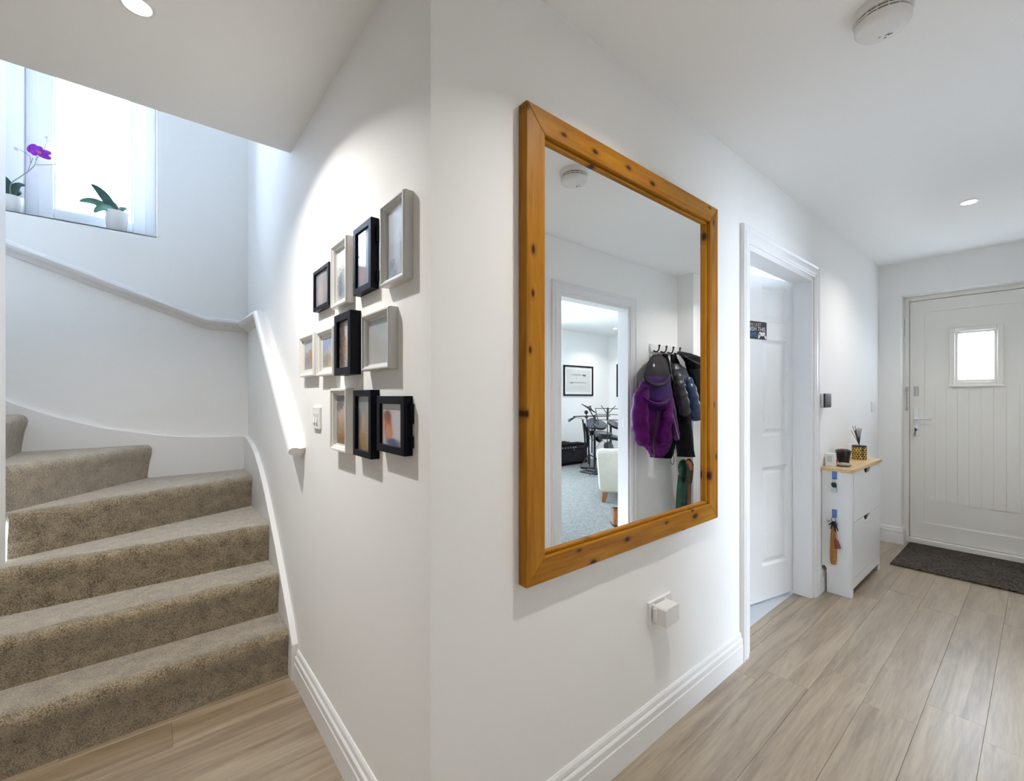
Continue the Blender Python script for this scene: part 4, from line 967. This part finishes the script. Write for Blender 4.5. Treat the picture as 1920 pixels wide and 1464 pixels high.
t = thing('purple_jacket', 'purple hooded jacket hanging from the hook nearest the doorway', 'jacket', (2.95, -1.2, .75), 'coats on the hook rail')
cloth('lining', [(1227, 1238, 664, -1.252, .024), (1218, 1248, 676, -1.20, .036), (1211, 1252, 695, -1.165, .05), (1208, 1255, 714, -1.145, .06), (1208, 1255, 735, -1.14, .06)], PURPD, t, 1, .006, 7)
cloth('body', [(1208, 1254, 722, -1.14, .065), (1202, 1256, 745, -1.135, .075), (1199, 1257, 780, -1.13, .08), (1198, 1258, 810, -1.13, .08), (1201, 1256, 832, -1.135, .07), (1214, 1251, 840, -1.135, .06), (1221, 1244, 850, -1.135, .05), (1225, 1238, 858, -1.135, .035)], PURP, t, 2, .010, 5)
cloth('hood', [(1208, 1256, 706, -1.085, .020), (1207, 1257, 718, -1.07, .04), (1207, 1257, 735, -1.06, .05), (1211, 1255, 752, -1.05, .055), (1219, 1250, 763, -1.055, .045), (1228, 1243, 769, -1.065, .02)], PURPL, t, 3, .006, 3)
mb = MB(); mb.tube([mY(1208, 706, -1.05), mY(1213, 716, -1.03), mY(1228, 722, -1.015), mY(1246, 719, -1.025), mY(1256, 704, -1.05)], [.012, .014, .013, .014, .012], 10, sub=6); obj('hood_edge', mb, PURPD, t, smooth=70)
mb = MB(); mb.tube([mY(1207, 744, -1.02), mY(1216, 752, -.995), mY(1230, 757, -.985), mY(1246, 755, -.995), mY(1256, 744, -1.03)], [.010, .012, .012, .012, .010], 10, sub=6); obj('hood_seam', mb, PURP, t, smooth=70)
sleeve('sleeve', [(1211, 716, -1.09, .040), (1201, 748, -1.07, .058), (1199, 785, -1.06, .066), (1202, 815, -1.06, .058), (1206, 832, -1.06, .05)], PURP, t, seed=1)
sleeve('sleeve', [(1251, 722, -1.09, .034), (1251, 750, -1.06, .045), (1248, 785, -1.04, .056), (1245, 812, -1.04, .052), (1247, 832, -1.04, .048)], PURP, t, seed=4)
sleeve('front_flap', [(1257, 745, -1.06, .026), (1261, 780, -1.045, .032), (1266, 808, -1.04, .030), (1269, 824, -1.04, .026)], mat('dark_purple_cloth', (.045, .006, .06), .6, var=(25, .3)), t, seed=2)
mb = MB(); mb.tube([mY(1261, 775, -1.008), mY(1266, 795, -1.006), mY(1270, 812, -1.008), mY(1273, 822, -1.012)], .004, 6, sub=5); obj('piping', mb, mat('lilac_piping', (.35, .10, .42), .5), t)
mb = MB(); mb.tube([mY(1232, 770, -1.035), mY(1229, 800, -1.03), mY(1226, 830, -1.045), mY(1228, 856, -1.09)], .009, 8, sub=6); obj('zip', mb, PURPD, t, smooth=70)
mb = MB(); mb.ell(mY(1226, 685, -1.135), (.010, .006, .014), 10, 6); obj('logo_patch', mb, TRIM, t, smooth=60)

t = thing('black_fleece', 'black jacket hanging flat to the wall behind the purple jacket', 'jacket', (3.1, -1.28, .75), 'coats on the hook rail')
cloth('body', [(1243, 1250, 664, -1.262, .016), (1242, 1252, 680, -1.280, .028), (1242, 1256, 700, -1.285, .03), (1242, 1262, 725, -1.282, .032), (1240, 1265, 780, -1.284, .034), (1239, 1265, 830, -1.284, .034), (1240, 1262, 850, -1.284, .032), (1242, 1257, 859, -1.284, .026)], BLK, t, 7, .006, 5)
mb = MB(); mb.tube([mY(1260, 846, -1.255), mY(1257, 862, -1.25), mY(1261, 871, -1.25), mY(1264, 862, -1.25), mY(1261, 847, -1.255)], .0025, 6, sub=5); obj('drawcord', mb, BLK, t)

t = thing('puffer_jacket', 'navy and charcoal quilted puffer jacket with drooping sleeves', 'jacket', (3.2, -1.14, .75), 'coats on the hook rail')
cloth('body', [(1259, 1265, 664, -1.252, .016), (1261, 1271, 680, -1.195, .028), (1264, 1283, 705, -1.165, .040), (1268, 1288, 750, -1.15, .045), (1270, 1293, 800, -1.145, .05), (1271, 1298, 840, -1.14, .05), (1272, 1301, 856, -1.14, .045)], BLK, t, 11, .006, 6)
cloth('yoke', [(1261, 1270, 682, -1.17, .034), (1262, 1283, 692, -1.14, .040), (1265, 1291, 710, -1.115, .044), (1271, 1293, 728, -1.115, .04)], GREYQ, t, 12, .004, 4)
sleeve('sleeve', [(1271, 702, -1.09, .040), (1274, 725, -1.06, .048), (1280, 750, -1.05, .052), (1286, 778, -1.05, .048)], GREYQ, t, quilt=5, seed=2)
sleeve('sleeve', [(1288, 708, -1.09, .040), (1297, 735, -1.035, .048), (1303, 765, -1.015, .050), (1307, 788, -1.005, .044)], NAVY, t, quilt=6, seed=3)
mb = MB(); mb.ell(mY(1267, 689, -1.10), (.008, .005, .008), 10, 6); obj('snap_button', mb, TRIM, t, smooth=60)

t = thing('hooded_coat', 'black coat with a large hood hanging from the hook by the pier', 'coat', (3.3, -1.12, .95), 'coats on the hook rail')
cloth('body', [(1285, 1302, 678, -1.128, .028), (1291, 1314, 698, -1.125, .034), (1300, 1320, 738, -1.122, .034), (1304, 1320, 772, -1.122, .030)], BLK, t, 15, .004, 5)
cloth('hood', [(1270, 1277, 659, -1.248, .016), (1273, 1294, 663, -1.15, .034), (1280, 1312, 670, -1.10, .05), (1290, 1320, 681, -1.09, .052), (1297, 1316, 692, -1.10, .04)], BLK, t, 16, .004, 3)
mb = MB(); mb.tube([mY(1283, 667, -1.055), mY(1298, 676, -1.035), mY(1312, 682, -1.035), mY(1319, 683, -1.06)], .006, 6, sub=6); obj('hood_edge', mb, GREYQ, t, smooth=70)

GRN = mat('green_umbrella_cloth', (.018, .072, .046), .6, var=(18, .4), bump=(60, .3, .004))
t = thing('green_umbrella', 'rolled green umbrella with a rounded green top below the coats', 'umbrella', (3.2, -1.2, 0), 'umbrellas under the coats')
lv = []
for py, hw in ((861, .012), (864, .045), (870, .066), (878, .070), (885, .062), (892, .048)): lv.append((py, hw))
mb = MB(); blob_loft(mb, [(mY(1281, py, -1.2), (hw, 0, 0), (0, hw*.5, 0)) for py, hw in lv], 24, 2, .002, 4); obj('head', mb, GRN, t, smooth=60)
b0 = mY(1280, 890, -1.2); b1 = mY(1278, 952, -1.2)
mb = MB(); blob_loft(mb, [(b0, (.046, 0, 0), (0, .035, 0)), (b0.lerp(b1, .4), (.054, 0, 0), (0, .04, 0)), (b1, (.060, 0, 0), (0, .045, 0)), (Vector((b1.x, b1.y, .10)), (.040, 0, 0), (0, .03, 0)), (Vector((b1.x, b1.y, .05)), (.015, 0, 0), (0, .012, 0))], 28, 5, .006, 6); obj('canopy', mb, GRN, t, smooth=60)
mb = MB().tube([(b1.x, b1.y, .06), (b1.x, b1.y, 0)], [.008, .005], 8); obj('tip', mb, BLACKMETAL, t)
mb = MB(); blob_loft(mb, [(mY(1280, 893, -1.2), (.048, 0, 0), (0, .038, 0)), (mY(1280, 902, -1.2), (.050, 0, 0), (0, .039, 0))], 24, 5, .004, 6); obj('strap', mb, mat('maroon_strap', (.05, .02, .025), .7), t, smooth=60)
t = thing('wooden_umbrella', 'slim umbrella with a reddish wooden shaft and dark green cover beside the green one', 'umbrella', (3.25, -1.125, 0), 'umbrellas under the coats')
h0, h1, h2 = mY(1291, 862, -1.125), mY(1293, 885, -1.125), mY(1293, 906, -1.125)
mb = MB(); mb.tube([h0, mY(1293, 870, -1.125), h1, h2], [.020, .034, .032, .018], 12, sub=4); obj('cover', mb, mat('dark_olive_cloth', (.035, .045, .022), .7, var=(20, .4)), t, smooth=60)
mb = MB(); mb.tube([mY(1288, 864, -1.09), mY(1293, 869, -1.08), mY(1296, 880, -1.09)], .014, 8, sub=4); obj('band', mb, mat('orange_band', (.42, .10, .02), .6), t, smooth=60)
b = mY(1292, 952, -1.125)
mb = MB(); mb.tube([h2 + Vector((0,0,.01)), b, (b.x, b.y, .03), (b.x, b.y, 0)], [.016, .016, .014, .008], 10); obj('shaft', mb, mat('red_brown_wood', (.14, .035, .012), .4), t, smooth=60)

# ================================================================== SEEN IN THE MIRROR: living room
t = thing('framed_print', 'black framed old document print on the living room wall', 'picture', tuple(mY(1083, 742, LB)))
def wall_pic(t, u0, u1, z0, z1, rw, fn, m_print, mountw):
    o4 = [(u0, z0), (u1, z0), (u1, z1), (u0, z1)]; cu, cz = (u0+u1)/2, (z0+z1)/2
    sh = lambda d: [(a + (d if a < cu else -d), b + (d if b < cz else -d)) for a, b in o4]
    mb = MB(); mb.loft([[fn(a, w_, b) for a, b in pts] for pts, w_ in ((o4, 0), (o4, .022), (sh(rw), .022), (sh(rw), .004))], cap=False); obj('frame', mb, DARKFRAME, t)
    mb = MB(); mb.loft([[fn(a, w_, b) for a, b in pts] for pts, w_ in ((sh(rw), .003), (sh(rw), .006), (sh(rw+mountw), .006), (sh(rw+mountw), .003))], cap=False); obj('mount', mb, MOUNT, t)
    mb = MB(); p = sh(rw+mountw); mb.add([fn(a, .0055, b) for a, b in p], [(0,1,2,3)]); obj('print', mb, m_print, t)
    mb = MB(); p = sh(rw); mb.add([fn(a, .014, b) for a, b in p], [(0,1,2,3)]); obj('glass', mb, GLASS, t)
p0, p1 = mY(1056, 742, LB), mY(1111, 687.5, LB)
doc = print_mat('print_old_document', (.62,.63,.62), [(.45,.76,.30,.05,(.42,.42,.42)), (.72,.75,.05,.05,(.10,.10,.11)), (.78,.74,.04,.04,(.12,.12,.13)), (.40,.42,.34,.025,(.33,.32,.30)), (.22,.40,.06,.03,(.22,.21,.20)), (.7,.42,.2,.02,(.38,.37,.36)), (.42,.62,.012,.06,(.35,.35,.36)), (.5,.2,.38,.12,(.58,.58,.57))], axes=(0,2), noise=(22,.06), rough=.8)
wall_pic(t, p0.x, p1.x, p0.z, p1.z, .03, lambda u, w_, z: (u, LB + w_, z), doc, .045)
q0, q1 = mX(1157, 744, LX), mX(1157, 683, LX)
t = thing('framed_print', 'black framed dark print on the side wall of the living room', 'picture', (LX, q0.y+.25, q0.z))
wall_pic(t, q0.y, q0.y+.62, q0.z, q1.z, .04, lambda u, w_, z: (LX - w_, u, z), print_mat('print_dark_poster', (.07,.08,.10), [(.3,.5,.12,.5,(.16,.18,.21)), (.7,.6,.3,.3,(.12,.13,.15))], noise=(12,.3)), .03)
mb = MB(); skirt(mb, LX0, LX, lambda t_, p, q: (t_, LB + p, q)); struct(obj('baseboard_living_back', mb, TRIM))
mb = MB(); skirt(mb, LB, OPP-.1, lambda t_, p, q: (LX - p, t_, q)); struct(obj('baseboard_living_side', mb, TRIM))

# guitar amplifier
a0, a1 = mY(1045, 832, -4.62), mY(1101.5, 832, -4.62); AZ = mY(1080, 832, -4.62).z
t = thing('guitar_amplifier', 'black guitar amplifier on the living room floor beside the drum kit', 'amplifier', ((a0.x+a1.x)/2, -4.74, 0))
mb = MB().box(a0.x-.05, a1.x, -4.88, -4.62, .012, AZ); obj('cabinet', mb, BLK, t, bevel=.012)
mb = MB().box(a0.x-.02, a1.x-.03, -4.622, -4.612, .05, AZ-.10); obj('grille', mb, mat('black_grille_cloth', (.008,.009,.012), .9, bump=(400,.4,.002)), t, bevel=.004)
mb = MB().box(a0.x-.02, a1.x-.03, -4.622, -4.610, AZ-.085, AZ-.03); cp_ = obj('control_panel', mb, BLACKMETAL, t)
for k in range(6):
    mb = MB(); mb.lathe([(.012, 0), (.010, .014), (0, .015)], (a0.x+.12+.07*k, -4.610, AZ-.057), 12, (0, 1, 0)); obj('knob', mb, STEEL, cp_, smooth=40)
l0 = mY(1077, 839, -4.6); mb = MB(); mb.box(l0.x-.045, l0.x+.045, -4.612, -4.608, l0.z-.012, l0.z+.010); mb.box(l0.x-.012, l0.x+.012, -4.612, -4.608, l0.z-.05, l0.z-.032); obj('badge', mb, mat('grey_badge', (.25,.26,.28), .4), t)
for fx in (a0.x, a1.x-.05):
    for fy_ in (-4.84, -4.66):
        mb = MB(); mb.lathe([(.018, 0), (.018, .014)], (fx, fy_, 0), 12); obj('foot', mb, BLACK, t)
mb = MB()
pts = []
for k in range(34):
    a_ = k*.55; pts.append((a0.x+.28 + (.10+.02*math.sin(k*1.9))*math.cos(a_)*1.5, -4.75 + .06*math.sin(a_), AZ + .006 + .0011*k))
mb.tube(pts, .006, 6, sub=3); tag(obj('cable_coil', mb, BLACK, smooth=60), 'coiled black cable lying on top of the amplifier', 'cable')

ZD = lambda zx, zy, y: mY(1040 + .1093*zx, 740 + .1093*zy, y)
YK = -3.95
# microphone stand
t = thing('microphone_stand', 'black boom microphone stand with a handheld microphone, next to the drum kit', 'microphone stand', tuple(Vector((ZD(585, 1100, -4.4).x, -4.4, 0))))
m0 = ZD(585, 1100, -4.4)
mb = MB(); mb.tube([(m0.x, -4.4, .03), (m0.x, -4.4, .7)], .016, 10); obj('lower_tube', mb, BLACKMETAL, t, smooth=40)
tp = ZD(545, 380, -4.4)
mb = MB(); mb.tube([(m0.x, -4.4, .69), tp], [.011, .009], 8); obj('upper_tube', mb, BLACKMETAL, t, smooth=40)
for dx_, dy_ in ((-.34, .10), (.22, .26), (.24, -.22)):
    mb = MB(); mb.tube([(m0.x, -4.4, .20), (m0.x+dx_*.5, -4.4+dy_*.5, .11), (m0.x+dx_, -4.4+dy_, .012)], .011, 8); obj('leg', mb, BLACKMETAL, t, smooth=40)
mb = MB(); mb.tube([ZD(320, 372, -4.4), ZD(540, 368, -4.4), ZD(950, 364, -4.4)], [.008, .011, .009], 8); obj('boom_arm', mb, BLACKMETAL, t, smooth=40)
mb = MB(); mb.lathe([(.024, -.02), (.024, .02)], tp, 12, (0, 1, 0)); obj('clutch', mb, BLACKMETAL, t, smooth=40)
mp0, mp1 = ZD(345, 388, -4.38), ZD(235, 445, -4.34)
mb = MB(); mb.tube([mp0, mp0.lerp(mp1, .7)], [.013, .020], 12); mic = obj('microphone', mb, BLACKMETAL, t, smooth=40)
mb = MB(); mb.ell(mp0.lerp(mp1, .86), (.028, .028, .028), 14, 10); obj('microphone_head', mb, mat('grey_mesh', (.18,.18,.19), .4, metal=.8), mic, smooth=60)
mb = MB(); mb.tube([mp0, ZD(400, 395, -4.39), ZD(470, 420, -4.4), ZD(500, 560, -4.39), ZD(525, 880, -4.37), (m0.x-.1, -4.3, .02)], .005, 6, sub=6); obj('microphone_cable', mb, BLACK, t, smooth=60)

# folded second stand
t = thing('folded_stand', 'folded black stand with a round knob leaning upright by the drum rack', 'stand', (ZD(560, 900, -4.13).x, -4.13, 0))
f0 = ZD(600, 1095, -4.13); f1 = ZD(495, 430, -4.13); f2 = ZD(541, 300, -4.13)
mb = MB(); mb.tube([(f0.x, -4.13, 0), f0, ZD(565, 700, -4.13), ZD(545, 310, -4.13)], [.010, .014, .012, .009], 8); obj('column', mb, BLACKMETAL, t, smooth=40)
for za in (480, 515, 545):
    mb = MB(); mb.tube([ZD(za, 420 + (za-480)*2, -4.11), ZD(za+30, 640, -4.10), ZD(za+45, 900, -4.11)], [.014, .016, .012], 8); obj('folded_leg', mb, BLACKMETAL, t, smooth=40)
mb = MB(); mb.ell(f2, (.035, .035, .035), 14, 10); obj('ball_knob', mb, BLACK, t, smooth=60)

# electronic drum kit
PADR = mat('black_rubber_pad', (.014, .014, .017), .55)
MESH = mat('grey_drum_head', (.10, .105, .12), .5)
base = ZD(690, 1350, YK)
t = thing('electronic_drum_kit', 'black electronic drum kit with pads on a tubular rack', 'drum kit', (ZD(820, 900, YK).x, YK, 0))
def post(zx, ztop):
    top = ZD(zx, ztop, YK); m_ = MB(); m_.tube([(top.x, YK, .02), top], .021, 12); obj('rack_post', m_, BLACKMETAL, t, smooth=40)
    m_ = MB(); m_.tube([(top.x, YK+.30, .016), (top.x, YK, .05), (top.x, YK-.30, .016)], .019, 10); obj('rack_foot', m_, BLACKMETAL, t, smooth=40)
post(685, 345); post(1400, 345)
pb = ZD(962, 440, YK-.05); mb = MB(); mb.tube([pb, ZD(962, 900, YK-.05)], .019, 10); obj('rack_tube', mb, BLACKMETAL, t, smooth=40)
mb = MB(); mb.tube([ZD(690, 745, YK), ZD(1400, 745, YK)], .019, 10); obj('rack_tube', mb, BLACKMETAL, t, smooth=40)
mb = MB(); mb.tube([ZD(640, 560, YK), ZD(640, 1000, YK)], .012, 8); mb.tube([ZD(600, 660, YK), ZD(700, 660, YK)], .018, 10); obj('rack_tube', mb, BLACKMETAL, t, smooth=40)
def pad(zx, zy, r, nrm, y, th=.045, m=PADR, name='drum_pad'):
    c = ZD(zx, zy, y); m_ = MB(); m_.lathe([(r*.72, -th), (r*.97, -th*.75), (r, -th*.2), (r, 0), (r*.92, .004)], c, 26, nrm); o = obj(name, m_, m, t, smooth=50)
    m_ = MB(); m_.lathe([(r*.90, .0042), (r*.88, .007), (0, .008)], c, 26, nrm); obj('pad_surface', m_, MESH, o, smooth=50)
    return c
V = lambda x, y, z: Vector((x, y, z)).normalized()
pad(770, 505, .125, V(-.25, .45, .8), YK+.05); pad(1045, 505, .135, V(0, .45, .85), YK+.08)
pad(830, 650, .15, V(0, .15, 1), YK+.22, .06); pad(985, 705, .17, V(.1, .2, 1), YK+.30, .05); pad(1210, 655, .12, V(0, .3, .9), YK+.2, .06)
pad(950, 880, .085, V(0, .9, .35), YK+.1, .09, name='kick_pad'); pad(1160, 390, .07, V(0, .6, .8), YK+.1)
pad(650, 490, .10, V(-.6, .5, .4), YK-.02); pad(775, 745, .06, V(0, .7, .5), YK+.04, .06)
def cymbal(zx, zy, r, nrm, y, postto):
    c = ZD(zx, zy, y); m_ = MB(); m_.lathe([(r, 0), (r, .004), (r*.35, .018), (r*.22, .032), (0, .038)], c, 30, nrm); o = obj('cymbal_pad', m_, PADR, t, smooth=40)
    m_ = MB(); m_.lathe([(.018, .036), (.014, .055), (0, .06)], c, 12, nrm); obj('wing_nut', m_, BLACK, o)
    m_ = MB(); m_.tube([c, ZD(*postto, y)], .009, 8); obj('cymbal_arm', m_, BLACKMETAL, t, smooth=40)
cymbal(588, 240, .15, V(.42, .35, .85), YK, (690, 420)); cymbal(1260, 210, .16, V(-.3, .35, .88), YK, (1300, 500))
mb = MB().box(ZD(600, 640, YK).x-.06, ZD(600, 640, YK).x+.08, YK+.02, YK+.07, ZD(600, 690, YK).z, ZD(600, 610, YK).z); obj('sound_module', mb, BLACK, t, bevel=.008)
for pts in ([(600,480),(590,600),(640,760),(690,800)], [(640,520),(600,640),(600,740),(660,770)], [(730,380),(760,480),(740,640),(800,760),(700,930)], [(700,940),(660,1010),(600,1060),(500,1090)], [(580,560),(620,700),(650,740)], [(800,770),(850,800),(870,850)]):
    mb = MB(); mb.tube([ZD(a, b, YK+.06) for a, b in pts], .004, 6, sub=6); obj('cable', mb, BLACK, t, smooth=60)
mb = MB().box(ZD(540, 1180, YK).x-.1, ZD(540, 1180, YK).x+.22, YK-.05, YK+.28, .0, .03); mb.box(ZD(540, 1180, YK).x, ZD(540, 1180, YK).x+.09, YK-.02, YK+.26, .03, .055); obj('pedal', mb, BLACKMETAL, t, bevel=.006)

# music stand
YS = -3.45
s0 = ZD(905, 640, YS)
t = thing('music_stand', 'black folding wire music stand in front of the drum kit', 'music stand', (s0.x, YS, 0))
mb = MB(); c4 = [ZD(700, 232, YS), ZD(1135, 240, YS), ZD(1122, 432, YS), ZD(735, 430, YS)]
for k in range(4): mb.tube([c4[k], c4[(k+1) % 4]], .0055, 6)
obj('desk_frame', mb, BLACKMETAL, t)
for a, b in (((700, 335), (1165, 342)), ((735, 430), (1170, 436)), ((800, 185), (895, 322)), ((1040, 190), (930, 314))):
    mb = MB(); mb.tube([ZD(*a, YS+.005), ZD(*b, YS+.005)], .0055, 6); obj('desk_bar', mb, BLACKMETAL, t)
mb = MB(); mb.tube([ZD(912, 222, YS), ZD(905, 425, YS)], .016, 8); obj('desk_spine', mb, BLACKMETAL, t, smooth=40)
mb = MB(); mb.tube([ZD(905, 425, YS), (s0.x, YS, .06)], [.007, .010], 8); obj('pole', mb, BLACKMETAL, t, smooth=40)
for dx_, dy_ in ((.28, .05), (-.1, .26), (-.12, -.26)):
    mb = MB(); mb.tube([(s0.x, YS, .22), (s0.x+dx_, YS+dy_, .008)], .008, 6); obj('leg', mb, BLACKMETAL, t)

# armchair
CRM = mat('cream_woven_upholstery', (.56, .53, .45), .9, spec=.1, var=(14, .06), bump=(260, .25, .002), sheen=.2)
YC = -2.46; c0_ = mY(1126, 941, YC); ex = mY(1117, 845, YC)
X0 = ex.x + .02; XW = .86
t = thing('armchair', 'cream upholstered tub armchair on short wooden legs in the living room', 'armchair', (X0, YC, 0))
ARM = t
TZ_ = mY(1122, 842, YC).z
def shell(mb, y_out, y_in, xa, xb, z0, z1, taper=.045):
    rings = []
    for k, tt in enumerate((0, .04, .5, .92, .98, 1)):
        z = z0 + (z1-z0)*tt; d = taper*(1-tt); r_ = .0 if 0 < k < 4 else (.02 if k in (0, 4) else .05)
        rings.append([(xa + d + r_, y_out - d - r_, z), (xb - d - r_, y_out - d - r_, z), (xb - d - r_, y_in + r_*.5, z), (xa + d + r_, y_in + r_*.5, z)])
    return mb.loft(rings)
mb = MB(); shell(mb, YC, YC-.15, X0, X0+XW, .115, TZ_); obj('backrest', mb, CRM, t, smooth=50, bevel=.02, seg=3)
for xa, xb in ((X0, X0+.15), (X0+XW-.15, X0+XW)):
    mb = MB(); mb.loft([[(xa+.03, YC-.16, .115), (xb-.01, YC-.16, .115), (xb-.01, YC-.16, TZ_-.01), (xa+.0, YC-.16, TZ_-.01)], [(xa+.03, YC-.76, .115), (xb-.01, YC-.76, .115), (xb-.01, YC-.78, TZ_-.12), (xa, YC-.78, TZ_-.12)]]); obj('arm', mb, CRM, t, smooth=50, bevel=.03, seg=3)
mb = MB().box(X0+.14, X0+XW-.14, YC-.76, YC-.15, .13, .30); obj('seat_base', mb, CRM, t, bevel=.02, seg=3, smooth=50)
mb = MB().box(X0+.15, X0+XW-.15, YC-.78, YC-.16, .30, .43); obj('seat_cushion', mb, CRM, t, bevel=.04, seg=4, smooth=50)
LEG = mat('warm_beech_leg', (.30, .12, .035), .4)
for lx, ly in ((X0+.10, YC-.08), (X0+XW-.10, YC-.08), (X0+.10, YC-.70), (X0+XW-.10, YC-.70)):
    sx = -1 if lx < X0+XW/2 else 1; mb = MB()
    mb.loft([[(lx-.034, ly-.034, .118), (lx+.034, ly-.034, .118), (lx+.034, ly+.034, .118), (lx-.034, ly+.034, .118)], [(lx-.022+sx*.02, ly-.022, 0), (lx+.022+sx*.02, ly-.022, 0), (lx+.022+sx*.02, ly+.022, 0), (lx-.022+sx*.02, ly+.022, 0)]]); obj('leg', mb, LEG, t, bevel=.004)

ARM.rotation_euler.z = math.radians(50)
# tan ankle boots just inside the doorway
TAN = mat('tan_suede', (.26, .105, .035), .75, var=(30, .25), sheen=.2)
SOLE = mat('dark_brown_sole', (.05, .025, .015), .6)
def boot(x, y, ang, label):
    t = thing('ankle_boot', label, 'boot', (x, y, 0), 'pair of ankle boots')
    ca_, sa_ = math.cos(ang), math.sin(ang)
    T = lambda p: Vector((x + p[0]*ca_ - p[1]*sa_, y + p[0]*sa_ + p[1]*ca_, p[2]))
    m_ = MB(); rings = []
    def outline(sc, z, x0=-.11, x1=.15):
        r = []
        for k in range(20):
            a_ = 2*PI*k/20; xx = math.cos(a_); yy = math.sin(a_); L_ = (x1 if xx > 0 else -x0); wd = .042 if xx > .2 else .036
            r.append(T((xx*L_*sc, yy*wd*sc, z)))
        return r
    m_.loft([outline(1.02, .0), outline(1.03, .018)]); obj('sole', m_, SOLE, t, smooth=40)
    m_ = MB(); m_.loft([outline(.98, .018), outline(1.0, .035), outline(.97, .055, -.11, .13), outline(.93, .075, -.11, .08), outline(.88, .10, -.108, .025), outline(.86, .13, -.108, .012), outline(.88, .165, -.112, .016), outline(.80, .166, -.112, .014), outline(.76, .12, -.108, .012), outline(.76, .06, -.108, .06)]); obj('upper', m_, TAN, t, smooth=60)
    m_ = MB(); m_.tube([T((-.095, -.008, .15)), T((-.10, -.008, .19)), T((-.098, .008, .19)), T((-.094, .008, .15))], .003, 6); obj('pull_tab', m_, SOLE, t)
bp0 = mY(1152.5, 980, -1.75); boot(bp0.x+.07, -1.80, -.72, 'tan suede ankle boot just inside the living room doorway, free of the casing')
boot(bp0.x+.16, -1.70, -.85, 'tan suede ankle boot just inside the living room doorway, half behind the casing')
